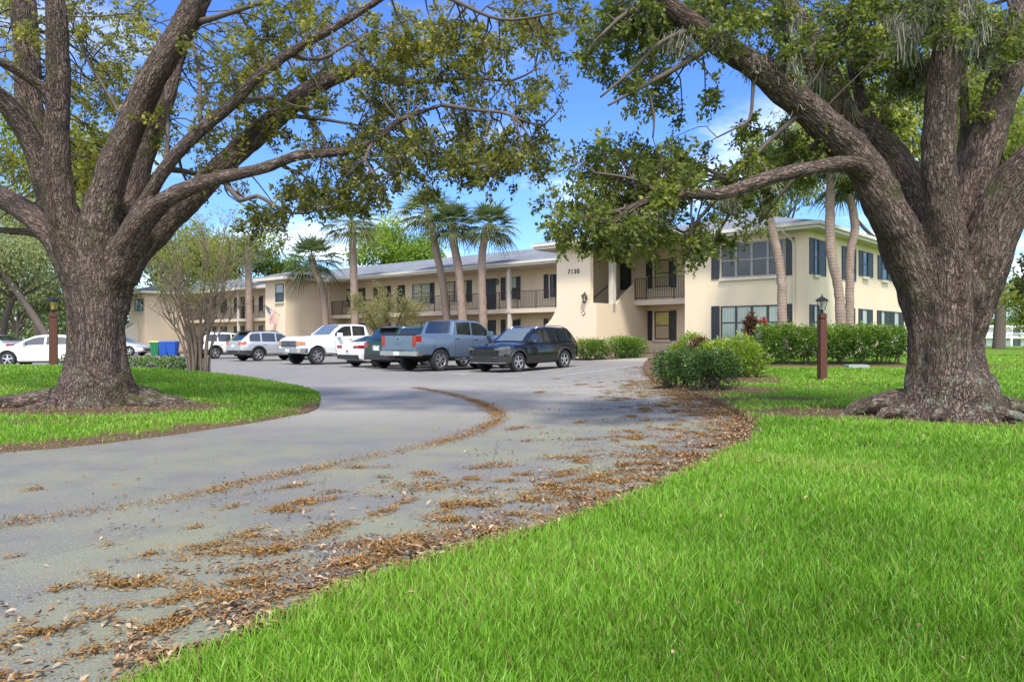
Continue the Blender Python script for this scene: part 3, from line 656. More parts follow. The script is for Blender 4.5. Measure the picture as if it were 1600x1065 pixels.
zonesL = [
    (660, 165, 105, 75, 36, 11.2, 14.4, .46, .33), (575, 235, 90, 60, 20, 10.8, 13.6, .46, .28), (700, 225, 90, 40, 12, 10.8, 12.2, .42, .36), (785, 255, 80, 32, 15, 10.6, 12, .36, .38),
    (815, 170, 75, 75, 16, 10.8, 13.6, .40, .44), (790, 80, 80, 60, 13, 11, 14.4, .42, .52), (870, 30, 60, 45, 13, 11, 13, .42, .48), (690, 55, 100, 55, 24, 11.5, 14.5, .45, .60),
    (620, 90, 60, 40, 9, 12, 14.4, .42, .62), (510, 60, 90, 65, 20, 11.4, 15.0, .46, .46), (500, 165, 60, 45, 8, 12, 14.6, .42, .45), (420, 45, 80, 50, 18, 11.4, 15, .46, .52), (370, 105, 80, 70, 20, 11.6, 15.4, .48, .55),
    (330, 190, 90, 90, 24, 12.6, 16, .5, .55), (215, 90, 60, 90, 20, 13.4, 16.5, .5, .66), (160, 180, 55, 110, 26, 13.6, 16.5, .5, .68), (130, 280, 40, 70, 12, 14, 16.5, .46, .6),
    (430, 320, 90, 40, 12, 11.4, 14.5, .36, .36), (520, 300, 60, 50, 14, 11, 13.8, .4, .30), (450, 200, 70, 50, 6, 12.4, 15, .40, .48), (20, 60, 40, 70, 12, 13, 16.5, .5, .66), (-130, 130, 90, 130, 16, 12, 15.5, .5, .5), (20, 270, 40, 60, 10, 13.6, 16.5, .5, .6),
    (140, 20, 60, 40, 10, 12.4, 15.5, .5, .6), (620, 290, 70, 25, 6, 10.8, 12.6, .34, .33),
]
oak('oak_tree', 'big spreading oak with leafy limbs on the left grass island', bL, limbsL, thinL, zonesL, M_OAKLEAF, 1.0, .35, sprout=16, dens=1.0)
# ------------------------------------------------------------------ right oak
WK = .97
YR = 11.6
bR = (P(1485, 655, YR).x, YR, 0.06)
tr_ = [(Vector(bR) + Vector((0, 0, -.25)), .92), (Vector(bR) + Vector((0, 0, .05)), .82), (Vector(bR) + Vector((0, 0, .18)), .73), (Vector(bR) + Vector((0, 0, .38)), .66)] + L(YR, (1480, 600, 98, .05), (1479, 560, 90, .05), (1478, 520, 90, .05), (1480, 490, 104, .05), (1480, 462, 124, .05), (1480, 435, 100, .05))
WK = .83
limbsR = [tr_,
    L(YR, (1436, 660, 96, 0), (1446, 610, 74, 0), (1450, 560, 70, 0), (1449, 520, 70, 0), (1443, 480, 78, 0), (1430, 430, 84, -.02), (1414, 390, 82, -.05), (1388, 330, 78, -.2), (1350, 262, 70, -.3), (1308, 212, 63, -.5), (1255, 165, 58, -.7), (1195, 115, 53, -.9), (1120, 66, 44, -1.1), (1062, 22, 38, -1.3), (990, -40, 30, -1.5), (910, -120, 20, -1.8)),
    L(YR, (1480, 480, 100, .1), (1446, 400, 80, .25), (1425, 320, 70, .4), (1400, 255, 62, .5), (1360, 212, 52, .6), (1322, 175, 44, .7), (1296, 115, 36, .9), (1260, 45, 32, 1.1), (1215, -20, 28, 1.3), (1160, -110, 20, 1.6)),
    L(YR, (1390, 260, 40, .5), (1360, 190, 28, .9), (1340, 135, 24, 1.2), (1330, 70, 18, 1.5), (1345, -30, 14, 1.8)),
    L(YR, (1322, 190, 40, .4), (1285, 140, 30, .2), (1250, 90, 24, .0), (1225, 40, 18, -.2), (1230, -30, 14, -.3)),
    L(YR, (1476, 668, 104, -.25), (1478, 610, 84, -.27), (1480, 550, 80, -.26), (1483, 480, 84, -.26), (1482, 400, 68, -.28), (1471, 310, 62, -.4), (1467, 215, 58, -.5), (1476, 110, 55, -.6), (1482, 10, 50, -.7), (1480, -80, 36, -.8), (1462, -180, 22, -.9)),
    L(YR, (1492, 480, 90, .1), (1505, 385, 68, .3), (1522, 285, 68, .5), (1548, 195, 64, .7), (1576, 110, 58, .9), (1596, 20, 46, 1.1), (1610, -80, 34, 1.4), (1600, -180, 22, 1.7)),
    L(YR, (1526, 664, 92, .0), (1514, 610, 74, 0), (1507, 560, 72, 0), (1508, 520, 72, 0), (1520, 470, 84, 0), (1540, 405, 88, -.1), (1568, 320, 84, -.2), (1615, 255, 80, -.4), (1680, 190, 66, -.7), (1760, 110, 50, -1.1), (1820, 10, 32, -1.4), (1870, -90, 14, -1.7)),
    L(YR, (1500, 260, 26, .7), (1508, 200, 18, 1.0), (1506, 120, 15, 1.3), (1512, 30, 12, 1.6)),
    L(YR, (1368, 285, 40, -.2), (1330, 256, 30, -.7), (1266, 263, 29, -1.2), (1200, 278, 28, -1.6), (1130, 302, 25, -1.8), (1066, 303, 23, -1.9), (1000, 318, 19, -2.0), (955, 352, 13, -2.0)),
    L(YR, (1350, 235, 36, .2), (1300, 220, 19, .5), (1252, 240, 16, .8), (1210, 268, 13, 1.0), (1160, 290, 9, 1.2)),
] + roots(bR, YR, [(186, 1.35, .12, .28), (232, 1.0, .09, .22), (292, 1.2, .11, .25), (334, 2.3, .16, .32), (2, 1.9, .17, .3), (60, 1.4, .2, .3), (120, 1.4, .2, .3), (155, 1.5, .2, .3)])
thinR = [
    L(YR, (1256, 172, 11, -.7), (1202, 220, 9, -.8), (1166, 257, 7, -.9), (1132, 278, 5, -1)), L(YR, (1178, 108, 9, -.9), (1176, 150, 7, -1.0), (1171, 187, 6, -1.0), (1150, 200, 4, -1.1), (1120, 215, 3, -1.2)),
    L(YR, (1110, 72, 14, -1.1), (1068, 100, 11, -1.3), (1010, 132, 8, -1.5), (950, 165, 4, -1.7)), L(YR, (1085, 45, 12, -1.2), (1033, 66, 8, -1.5), (985, 112, 6, -1.7), (938, 152, 4, -1.8)),
    L(YR, (1010, 132, 6, -1.5), (1022, 180, 5, -1.5), (1020, 215, 3, -1.5)), L(YR, (1126, 303, 10, -1.1), (1090, 345, 6, -1.0), (1060, 380, 4, -.9)), L(YR, (1040, 306, 10, -1.2), (990, 280, 6, -1.4), (930, 270, 4, -1.5)),
    L(YR, (1000, 318, 9, -1.3), (960, 330, 6, -1.4), (905, 345, 3, -1.6)), L(YR, (1180, 282, 9, -.9), (1140, 335, 6, -.8), (1110, 385, 4, -.7)), L(YR, (1255, 265, 9, -.7), (1215, 310, 7, -.5), (1190, 345, 5, -.3)),
    L(YR, (1340, 140, 9, 1.2), (1360, 80, 7, 1.0), (1368, 30, 5, .8)), L(YR, (1378, 200, 8, .8), (1392, 140, 6, .7), (1396, 100, 4, .6)), L(YR, (1575, 110, 10, .9), (1588, 60, 8, .5), (1575, 0, 6, .2)),
    L(YR, (1030, 5, 14, -1.4), (980, 20, 9, -1.6), (935, 60, 5, -1.8)), L(YR, (1630, 300, 18, -.4), (1680, 340, 10, -.6), (1640, 395, 6, .4), (1596, 424, 4, 1.0)),
]
zonesR = [
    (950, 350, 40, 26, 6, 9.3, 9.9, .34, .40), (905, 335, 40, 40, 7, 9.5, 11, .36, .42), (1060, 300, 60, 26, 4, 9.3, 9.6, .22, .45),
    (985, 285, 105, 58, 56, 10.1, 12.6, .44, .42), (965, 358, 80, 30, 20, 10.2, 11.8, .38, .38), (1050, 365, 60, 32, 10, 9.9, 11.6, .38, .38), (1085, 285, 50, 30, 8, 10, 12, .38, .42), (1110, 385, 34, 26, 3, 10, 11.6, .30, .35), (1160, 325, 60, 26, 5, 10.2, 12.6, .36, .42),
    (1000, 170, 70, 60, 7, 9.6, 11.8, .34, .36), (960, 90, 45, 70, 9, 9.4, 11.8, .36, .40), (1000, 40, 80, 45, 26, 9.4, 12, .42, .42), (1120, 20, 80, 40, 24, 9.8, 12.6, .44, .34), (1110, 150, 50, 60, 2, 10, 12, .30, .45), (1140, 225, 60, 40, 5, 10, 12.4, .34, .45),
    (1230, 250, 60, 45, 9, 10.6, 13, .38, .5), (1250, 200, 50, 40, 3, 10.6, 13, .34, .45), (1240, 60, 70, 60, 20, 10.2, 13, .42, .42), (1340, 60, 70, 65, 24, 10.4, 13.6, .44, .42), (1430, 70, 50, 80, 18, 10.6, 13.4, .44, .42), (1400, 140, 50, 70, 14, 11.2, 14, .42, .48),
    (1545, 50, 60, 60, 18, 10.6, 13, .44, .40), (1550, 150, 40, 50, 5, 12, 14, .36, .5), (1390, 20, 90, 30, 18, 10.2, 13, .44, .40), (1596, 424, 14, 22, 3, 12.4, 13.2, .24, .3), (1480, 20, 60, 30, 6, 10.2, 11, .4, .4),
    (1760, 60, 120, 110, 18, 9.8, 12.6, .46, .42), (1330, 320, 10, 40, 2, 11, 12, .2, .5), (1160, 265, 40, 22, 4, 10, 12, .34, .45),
]
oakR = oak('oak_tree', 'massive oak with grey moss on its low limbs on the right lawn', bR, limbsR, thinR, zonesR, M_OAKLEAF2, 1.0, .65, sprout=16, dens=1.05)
# Spanish moss on the right oak
def strands(spots, n, name, mat, parent, base):
    V = []; Fc = []
    for (p, sp, ln_) in spots:
        for _ in range(n):
            q = Vector(p) + Vector(rng.normal(size=3)) * sp; q.z = p[2] + rng.uniform(-.12, .1)
            Ls = ln_ * rng.uniform(.25, 1.0); k = 7; an = rng.uniform(0, math.pi); w_ = rng.uniform(.003, .008); dx, dy = math.cos(an) * w_, math.sin(an) * w_
            x, y, z = q; b = len(V); sx, sy = rng.normal(scale=.02, size=2)
            for i in range(k):
                V += [(x - dx, y - dy, z), (x + dx, y + dy, z)]
                sx += rng.normal(scale=.012); sy += rng.normal(scale=.012); x += sx * .6; y += sy * .6; z -= Ls / k
                sx *= .8; sy *= .8
            for i in range(k - 1): Fc.append((b + 2 * i, b + 2 * i + 1, b + 2 * i + 3, b + 2 * i + 2))
    return mesh_np(name, V, Fc, mat, parent, False, None, origin=base)
M_MOSS = simple('spanish_moss', (.155, .16, .105), .95, var=.3, scale=8)
spots = [(P(a, b, YR + d), s, l_) for a, b, d, s, l_ in ((1225, 95, -.9, .10, .45), (1252, 150, -.7, .07, .30), (1280, 70, .6, .12, .6), (1268, 125, -.2, .10, .55), (1318, 165, .4, .08, .45), (1410, 45, -.6, .12, .6), (1432, 90, .1, .09, .55),
    (1448, 20, -.6, .10, .45), (1512, 15, -.8, .13, .7), (1535, 60, .2, .12, .55), (1500, 40, -.8, .10, .5), (1120, 55, -1.2, .08, .3), (1176, 90, -1, .08, .3), (1060, 60, -1.3, .10, .35), (1410, 110, .2, .06, .5), (1560, 30, .5, .12, .6), (1345, 60, .9, .10, .5), (1395, 30, -.2, .1, .5), (1228, 30, -.3, .1, .45), (1140, 310, -1.1, .12, .22), (1010, 330, -1.2, .2, .22))]
strands(spots, 240, 'moss', M_MOSS, oakR, bR)
# air plant on the left oak's limb
pa = P(506, 128, YL + .55); ap = MB()
for k in range(26):
    an = rng.uniform(0, 2 * math.pi); el = rng.uniform(.1, 1.3); d = Vector((math.cos(an) * math.cos(el), math.sin(an) * math.cos(el), math.sin(el))); sv = d.cross(Vector((0, 0, 1))).normalized() * .014
    rows = []
    for i in range(6):
        s_ = i / 5; p = pa + d * .30 * s_ + Vector((0, 0, -.22 * s_ * s_)); rows.append([p - sv * (1 - s_ * .95), p + sv * (1 - s_ * .95)])
    ap.grid(rows)
tag(ap.build('air_plant', simple('air_plant_leaf', (.16, .20, .07), .6), off=pa), 'small spiky air plant growing on a high oak limb', 'plant')
# ------------------------------------------------------------------ ground sheets
def inpoly(x, y, poly):
    poly = np.asarray(poly); x = np.asarray(x); y = np.asarray(y); ins = np.zeros(x.shape, bool)
    j = len(poly) - 1
    for i in range(len(poly)):
        xi, yi = poly[i]; xj, yj = poly[j]
        c = ((yi > y) != (yj > y)) & (x < (xj - xi) * (y - yi) / (yj - yi + 1e-12) + xi); ins ^= c; j = i
    return ins
def dpoly(x, y, poly, closed=True):
    x = np.asarray(x, float); y = np.asarray(y, float); d = np.full(x.shape, 1e9); n = len(poly)
    for i in range(n if closed else n - 1):
        a_ = np.array(poly[i], float); b_ = np.array(poly[(i + 1) % n], float); ab = b_ - a_; l2 = (ab ** 2).sum() + 1e-12
        t = np.clip(((x - a_[0]) * ab[0] + (y - a_[1]) * ab[1]) / l2, 0, 1)
        d = np.minimum(d, np.hypot(x - a_[0] - t * ab[0], y - a_[1] - t * ab[1]))
    return d
def smooth_poly(pts, closed=False, step=.3):
    s = crom([(Vector((a_, b_, 0)), 1) for a_, b_ in pts], step); return [(p.x, p.y) for p, r in s]
edgeR = smooth_poly([(-1.9, 1.2), (-1.23, 2.69), (-.98, 3.16), (-.62, 3.84), (0.0, 4.5), (.74, 5.43), (1.5, 6.7), (2.5, 8.6), (3.15, 10.2), (3.5, 11.6), (3.75, 13.7), (3.85, 16.5), (3.95, 20), (4.2, 24), (4.7, 27.5), (5.3, 30.2)], step=.25)
edgeR = [(x + .03 * mnoise.noise(Vector((x * 3, y * 3, 0))), y + .03 * mnoise.noise(Vector((x * 3, y * 3, 5)))) for x, y in edgeR]
isl = [(-60, 4.5), (-20, 5.6), (-12, 6.5), (-8, 7.3), (-5.4, 8.05), (-4.5, 9.0), (-3.9, 10.3), (-3.45, 11.6), (-3.35, 13), (-3.65, 14.6), (-4.4, 17.3), (-5.7, 20), (-7.6, 22.2), (-10, 23.8), (-14, 25.8), (-20, 27.5), (-30, 29), (-60, 31)]
isl = smooth_poly(isl, step=.4)
def gi(x, y):
    d = dpoly(x, y, isl); ins = inpoly(x, y, isl); return np.where(ins, .30 * S(d / 2.5) * S((np.asarray(y) - 13.5) / 7) + .07 * S(d / .8) + .015, -.02)
def gl(x, y): return g0(x, y) + .03
def sheet(name, poly, step, zfun, mat, attrs=None, kind='structure', inner=None, label=None, cat=None):
    poly = np.array(poly); x0, y0 = poly.min(0); x1, y1 = poly.max(0)
    gx, gy = np.meshgrid(np.arange(x0, x1, step), np.arange(y0, y1, step)); gx = gx.ravel() + rng.normal(scale=step * .08, size=gx.size); gy = gy.ravel() + rng.normal(scale=step * .08, size=gy.size)
    k = inpoly(gx, gy, poly); gx, gy = gx[k], gy[k]; k = dpoly(gx, gy, poly) > step * .45; gx, gy = gx[k], gy[k]
    if inner is not None: k = inner(gx, gy); gx, gy = gx[k], gy[k]
    pts = [Vector(p) for p in poly] + [Vector((a_, b_)) for a_, b_ in zip(gx, gy)]
    n = len(poly); vs, es, fs, *_ = delaunay_2d_cdt(pts, [(i, (i + 1) % n) for i in range(n)], [list(range(n))], 1, 1e-6)
    vs = np.array([(v.x, v.y) for v in vs]); z = zfun(vs[:, 0], vs[:, 1])
    V = np.column_stack([vs, z]); at = {a_: f(vs[:, 0], vs[:, 1]) for a_, f in (attrs or {}).items()}
    fs = [f if (vs[f[1]][0] - vs[f[0]][0]) * (vs[f[2]][1] - vs[f[0]][1]) - (vs[f[1]][1] - vs[f[0]][1]) * (vs[f[2]][0] - vs[f[0]][0]) > 0 else f[::-1] for f in fs]
    o = mesh_np(name, V, np.array([f[:3] for f in fs]), mat, None, True, at); return tag(o, label, cat, kind=kind)
# lawn soil and turf colour; 'dirt' says where the turf is thin
def lawnmat():
    m = NT('turf'); o = m.co(); n1 = m.noise(.45, o, 5); n2 = m.noise(9, o, 5); n3 = m.noise(60, o, 4)
    c = m.mix(n1, (.135, .225, .018), (.205, .32, .035)); c = m.mix(m.mrange(n2, .3, .75, 0, .6), c, (.14, .22, .03)); c = m.mix(m.math('MULTIPLY', n3, .5), c, (.028, .075, .008))
    b = m.mix(n2, (.13, .085, .05), (.24, .165, .10)); b = m.mix(m.mrange(n3, .4, .65), b, (.075, .05, .033))
    f = m.math('ADD', m.attr('dirt'), m.math('MULTIPLY', m.math('SUBTRACT', m.noise(2.5, o, 6, .65), .5), 1.3))
    m.set(m.mix(m.mrange(f, .32, .62), c, b), .95, spec=.1); m.bump(m.math('ADD', n3, n2), .9, .05); return m.mat
M_TURF = lawnmat()
def bump_r(x, y, cx, cy, rx, ry, k=1.0): return k * np.clip(1.25 - np.hypot((x - cx) / rx, (y - cy) / ry), 0, 1)
def dirtR(x, y):
    d = np.clip(.85 - dpoly(x, y, edgeR, False) / .55, 0, 1) * S((y - 5.0) / 5) * .9
    d = np.maximum(d, np.clip(1.0 - dpoly(x, y, edgeR, False) / 1.0, 0, 1) * S((y - 12) / 3))
    for q in ((bR[0] - 1.35, bR[1] + .5, 2.1, 1.3, 1.2), (bR[0] + .2, bR[1] - .5, 2.1, 1.0, 1.2), (bR[0] + 1.9, bR[1] - .1, 1.4, .7), (4.6, 17.9, 2.2, 2.0, 1.2), (5.0, 15.0, 2.2, .7, .9), (6.6, 22, 1.5, 2.2), (10.8, 25.9, 4.2, .7), (14.5, 25.5, 3, 1.5, .7), (17, 22, 3, .9, .8), (8, 19.5, 3, .5, .6)): d = np.maximum(d, bump_r(x, y, *q))
    return d
def dirtI(x, y):
    e_ = dpoly(x, y, isl); d = np.clip(.98 - e_ / .9, 0, 1) * np.where(y < 14.5, 1, .25) * np.where(y < 10.5, 1.0, .8)
    for q in ((bL[0] + .3, bL[1] - .9, 2.6, 1.4, 1.2), (bL[0] - 1.8, bL[1] - .9, 2.2, 1.2, 1.1), (bL[0] + 1.6, bL[1] - .3, 1.2, .8), (-8.3, 20.4, 1.0, .5, .8), (-6.5, 10.3, 2.5, .5, .62)): d = np.maximum(d, bump_r(x, y, *q))
    return d
# one sheet to the horizon
ax = np.concatenate([-np.geomspace(2200, 64, 14), np.arange(-60, 61, 3.0), np.geomspace(64, 2200, 14)]); ay = np.concatenate([[-600, -200, -60, -20], np.arange(-8, 120, 3.0), np.geomspace(124, 3000, 18)])
X, Y = np.meshgrid(ax, ay); nx = len(ax); V = np.column_stack([X.ravel(), Y.ravel(), (g0(X, Y) - .06).ravel()])
ii = np.arange(len(ay) - 1)[:, None] * nx + np.arange(nx - 1)[None]; ii = ii.ravel()
tag(mesh_np('ground', V, np.column_stack([ii, ii + 1, ii + nx + 1, ii + nx]), M_TURF, None, True, {'dirt': np.zeros(len(V))}), kind='structure')
def asphalt():
    m = NT('asphalt'); o = m.co(); n1 = m.noise(.22, o, 5); n2 = m.noise(1.6, o, 6); n3 = m.noise(170, o, 3); v = m.vor(75, o).outputs['Distance']
    c = m.mix(n1, (.330, .300, .262), (.400, .366, .320)); c = m.mix(m.mrange(m.attr('depth_tone'), .0, 1.0), c, m.mix(n2, (.150, .145, .130), (.205, .198, .176)))  # base tone darker near and far in depth, palest in between
    st = m.noise(1.0, m.co(scale=(.5, .10, 1)), 5); c = m.mix(m.mrange(st, .45, .75, 0, .4), c, (.13, .128, .124))
    # yellow-green pollen dust drifted under the oaks
    po = m.math('MULTIPLY', m.mrange(m.noise(.8, o, 6, .6), .36, .66), m.attr('pollen')); c = m.mix(m.math('MULTIPLY', po, .8), c, (.225, .235, .135))
    c = m.mix(m.math('MULTIPLY', m.mrange(m.noise(3.2, o, 6, .7), .56, .7), m.attr('pollen')), c, (.215, .175, .085))
    c = m.mix(m.math('MULTIPLY', n3, .55), c, (.075, .074, .072)); c = m.mix(m.mrange(v, .0, .40, .6, 0), c, (.42, .41, .39)); ck = m.vor(.33, m.co(scale=(1, .8, 1)), 'DISTANCE_TO_EDGE').outputs['Distance']; c = m.mix(m.math('MULTIPLY', m.mrange(ck, .0, .005, .4, 0), m.mrange(n1, .42, .6)), c, (.04, .04, .038))
    m.set(c, m.mrange(n2, .3, .7, .55, .78), spec=.25); m.bump(m.math('ADD', n3, v), .5, .006); return m.mat
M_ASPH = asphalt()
def pollen(x, y): return np.clip(1.2 - dpoly(x, y, edgeR, False) / 6.0, 0, 1) * S((26 - y) / 8) * .9 + .12 + bump_r(x, y, -5, 7, 4, 2, .3)
bedl = [tuple(BL(t, -5)[:2]) for t in (4.6, 66)]
road = [(-1.9, -5)] + edgeR + bedl + [tuple(BL(80, -12)[:2]), (-110, 70), (-110, -5)]
sheet('road', road, .7, lambda x, y: g0(x, y), M_ASPH, {'pollen': pollen, 'depth_tone': lambda x, y: np.maximum(S((15.0 - y) / 7.0), .62 * S((y - 16.5) / 8))}, inner=lambda x, y: (y < 34) & (x > -30) | (rng.random(x.shape) < .12))
lawnR = edgeR + [(6.0, 33), (8, 36), (40, 60), (60, 60), (60, 1.2)]
sheet('lawn', lawnR, .3, gl, M_TURF, {'dirt': dirtR}, inner=lambda x, y: ((y < 30) & (x < 16)) | (rng.random(x.shape) < .05))
sheet('lawn', isl, .3, gi, M_TURF, {'dirt': dirtI}, inner=lambda x, y: (x > -18) | (rng.random(x.shape) < .08))
M_MULCH = simple('mulch', (.12, .075, .048), .95, var=.5, scale=25, bump=1.0, bscale=40)
bed = [tuple(BL(t, -4.86)[:2]) for t in (4.6, 66)] + [tuple(BL(66, 4)[:2]), tuple(BL(5.6, 4)[:2]), tuple(BL(4.6, -2.5)[:2])]
sheet('mulch_bed', bed, 1.2, lambda x, y: g0(x, y) + .07, M_MULCH)
cb = MB()
ts = np.linspace(4.5, 66, 48)
for a_, b_ in zip(ts[:-1], ts[1:]):
    q = [BL(b_, -5), BL(a_, -5), BL(a_, -4.85), BL(b_, -4.85)]; za = [float(g0(p.x, p.y)) for p in q]
    cb.hexa([(p.x, p.y, z - .1) for p, z in zip(q, za)] + [(p.x, p.y, z + .13) for p, z in zip(q, za)])
tag(cb.build('kerb', M_CONC), kind='structure')
# painted stall lines and worn stall numbers
def paintmat():
    m = NT('road_paint'); n = m.noise(6, m.co(), 6, .7); m.set(m.mix(m.mrange(n, .42, .62), (.52, .53, .53), (.24, .245, .25)), .8); return m.mat
M_PAINT = paintmat()
def strip(w0, w1, t0, t1, dz=.006):
    rows = []
    for i in range(9):
        w_ = w0 + (w1 - w0) * i / 8; r_ = []
        for t in (t0, t1): p = BL(t, w_); r_.append((p.x, p.y, float(g0(p.x, p.y)) + dz + .004))
        rows.append(r_)
    return MB().grid(rows)
for k in range(12):
    t = 3.2 + k * 2.75 if k < 2 else 6.05 + (k - 1) * 2.75
    if k == 0: t = 3.5
    tag(strip(-12.2 if k else -13.2, -6.2 if k else -7.6, t - .05, t + .05).build('parking_line', M_PAINT), kind='structure')
    m = strip(-12.9, -12.72, t + .75, t + 1.0); m2 = strip(-12.9, -12.72, t + 1.12, t + 1.4)
    for q in (m2,): m.add(q.v, q.f)
    m3 = strip(-12.6, -12.5, t + .8, t + 1.3); m.add(m3.v, m3.f)
    tag(m.build('parking_mark', M_PAINT), kind='structure')
# ------------------------------------------------------------------ grass blades
def grassmat():
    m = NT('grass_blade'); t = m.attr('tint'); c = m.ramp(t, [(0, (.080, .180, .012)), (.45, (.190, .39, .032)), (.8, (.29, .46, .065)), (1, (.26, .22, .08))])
    m.set(c, .45, spec=.35); tr = m.n('ShaderNodeBsdfTranslucent'); m.l(m.mix(1.0, c, (1.1, 1.2, .5), 'MULTIPLY'), tr.inputs[0])
    ms = m.n('ShaderNodeMixShader'); ms.inputs[0].default_value = .4; m.l(m.b.outputs[0], ms.inputs[1]); m.l(tr.outputs[0], ms.inputs[2]); m.l(ms.outputs[0], m.out.inputs[0]); return m.mat
M_GRASS = grassmat()
def blades(name, bands, inside, zfun, dirt, label):
    VS = []; TS = []
    for (y0, y1, dens, h, w_) in bands:
        k0 = (1 + .06) * 800 / F
        xm = y1 * k0 + 3.2; A_ = 2 * xm * (y1 - y0); n = int(A_ * dens)
        x = rng.uniform(-xm, xm, n); y = rng.uniform(y0, y1, n)
        k = (np.abs(x) < y * k0 + .35) | ((np.abs(x) < y * k0 + 3.2) & (rng.random(n) < .55)); x, y = x[k], y[k]
        k = inside(x, y); x, y = x[k], y[k]
        dd = dirt(x, y); nz_ = np.array([mnoise.noise(Vector((a_ * 1.2, b_ * 1.2, 3))) for a_, b_ in zip(x, y)])
        k = rng.random(len(x)) > np.clip((dd + nz_ * .35 - .22) * 2.2 + np.clip(np.array([mnoise.noise(Vector((a_ * 7, b_ * 7, 6))) for a_, b_ in zip(x, y)]) * 2.2 - .75, 0, .8), 0, .97); x, y, nz_ = x[k], y[k], nz_[k]; n = len(x)
        big = np.array([mnoise.noise(Vector((a_ * .35, b_ * .35, 9))) for a_, b_ in zip(x, y)])
        z = zfun(x, y); hh = h * rng.uniform(.5, 1.25, n) * (1 + .5 * nz_); ww = w_ * rng.uniform(.7, 1.3, n)
        an = rng.uniform(0, 2 * math.pi, n); ca, sa = np.cos(an), np.sin(an); la = rng.uniform(0, 2 * math.pi, n); lean = rng.uniform(.05, .75, n) * hh
        lx, ly = np.cos(la) * lean, np.sin(la) * lean
        b = np.stack([x, y, z - .005], 1); wv = np.stack([ca * ww / 2, sa * ww / 2, np.zeros(n)], 1)
        m_ = b + np.stack([lx * .3, ly * .3, hh * .55], 1); tp = b + np.stack([lx, ly, hh * (1 - .25 * (lean / hh) ** 2)], 1)
        q = np.stack([b - wv, b + wv, m_ + wv * .8, tp + wv * .1, tp - wv * .1, m_ - wv * .8], 1)
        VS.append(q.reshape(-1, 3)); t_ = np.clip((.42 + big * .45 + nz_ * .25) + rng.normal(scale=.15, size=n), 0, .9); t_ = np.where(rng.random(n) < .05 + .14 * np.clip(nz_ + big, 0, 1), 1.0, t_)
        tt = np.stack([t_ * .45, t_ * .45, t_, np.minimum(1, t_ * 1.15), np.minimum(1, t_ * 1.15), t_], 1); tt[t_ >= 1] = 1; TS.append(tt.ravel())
    V = np.concatenate(VS); n = len(V) // 6; i0 = np.arange(n)[:, None] * 6
    Fc = np.concatenate([i0 + np.array([[0, 1, 2, 5]]), i0 + np.array([[5, 2, 3, 4]])]); print(name, n)
    tag(mesh_np(name, V, Fc, M_GRASS, None, False, {'tint': np.concatenate(TS)}), label, 'grass', kind='stuff')
lawnp = edgeR + [(6.0, 33), (40, 60), (40, -3), (-1.9, -3)]
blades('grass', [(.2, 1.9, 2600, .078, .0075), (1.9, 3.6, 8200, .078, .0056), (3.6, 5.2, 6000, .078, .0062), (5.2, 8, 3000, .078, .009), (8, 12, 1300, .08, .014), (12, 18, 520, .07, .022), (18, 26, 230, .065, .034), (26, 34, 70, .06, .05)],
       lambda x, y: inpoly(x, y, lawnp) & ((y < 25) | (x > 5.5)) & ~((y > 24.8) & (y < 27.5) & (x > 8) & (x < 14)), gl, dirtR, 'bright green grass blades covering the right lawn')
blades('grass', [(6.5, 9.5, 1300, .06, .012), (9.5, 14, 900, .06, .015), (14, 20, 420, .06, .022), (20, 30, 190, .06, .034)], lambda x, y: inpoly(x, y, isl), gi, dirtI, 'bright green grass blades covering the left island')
# ------------------------------------------------------------------ fallen leaves and catkin litter
M_DRY = None
def drymat():
    m = NT('dry_leaf'); t = m.attr('tint'); m.set(m.ramp(t, [(0, (.050, .028, .016)), (.35, (.15, .080, .038)), (.7, (.27, .165, .082)), (1, (.42, .31, .20))]), .7, spec=.3); return m.mat
M_DRY = drymat()
def catmat():
    m = NT('catkin'); t = m.attr('tint'); m.set(m.ramp(t, [(0, (.10, .052, .018)), (.5, (.23, .125, .04)), (1, (.36, .22, .08))]), .9, spec=.1); return m.mat
M_CAT = catmat()
PX_, PY_ = [], []
eR = np.array(edgeR); seg = np.cumsum(np.r_[0, np.hypot(*np.diff(eR, axis=0).T)])
def along(s): return np.interp(s, seg, eR[:, 0]), np.interp(s, seg, eR[:, 1])
sv = rng.uniform(0, seg[-1] * .9, 60000); ex_, ey_ = along(sv); e2x, e2y = along(sv + .05); tx, ty = e2x - ex_, e2y - ey_; tl_ = np.hypot(tx, ty); nx_, ny_ = -ty / tl_, tx / tl_
off = np.abs(rng.normal(scale=.16, size=60000)) + np.where(rng.random(60000) < .55, rng.exponential(.62, 60000), 0) - .05
lx_ = ex_ + nx_ * off; ly_ = ey_ + ny_ * off
pn = np.array([mnoise.noise(Vector((a_ * 2.2, b_ * 2.2, 1))) + .6 * mnoise.noise(Vector((a_ * 5, b_ * 5, 2))) for a_, b_ in zip(lx_, ly_)])
k = (pn > np.clip(-.02 + off * .38, -1, .75)) | ((off < .12) & (rng.random(len(off)) < .4)); k &= rng.random(len(off)) < np.clip(10.0 / np.maximum(ly_, 4), .22, 1) * np.where(ly_ > 9, .8, 1); lx_, ly_ = lx_[k][:26000], ly_[k][:26000]
ux = rng.uniform(-6, 5, 900); uy = rng.uniform(2.6, 22, 900); k = inpoly(ux, uy, road) & ~inpoly(ux, uy, isl) & (rng.random(900) < np.clip(1.3 - dpoly(ux, uy, edgeR, False) / 5, .06, 1)); ux, uy = ux[k], uy[k]
lx_ = np.r_[lx_, ux]; ly_ = np.r_[ly_, uy]; lz_ = g0(lx_, ly_) + .012 + rng.uniform(0, .022, len(lx_)) * (dpoly(lx_, ly_, edgeR, False) < .4); lz_ = np.where(inpoly(lx_, ly_, lawnp), lz_ + .035, lz_)
pl_x, pl_y = [], []
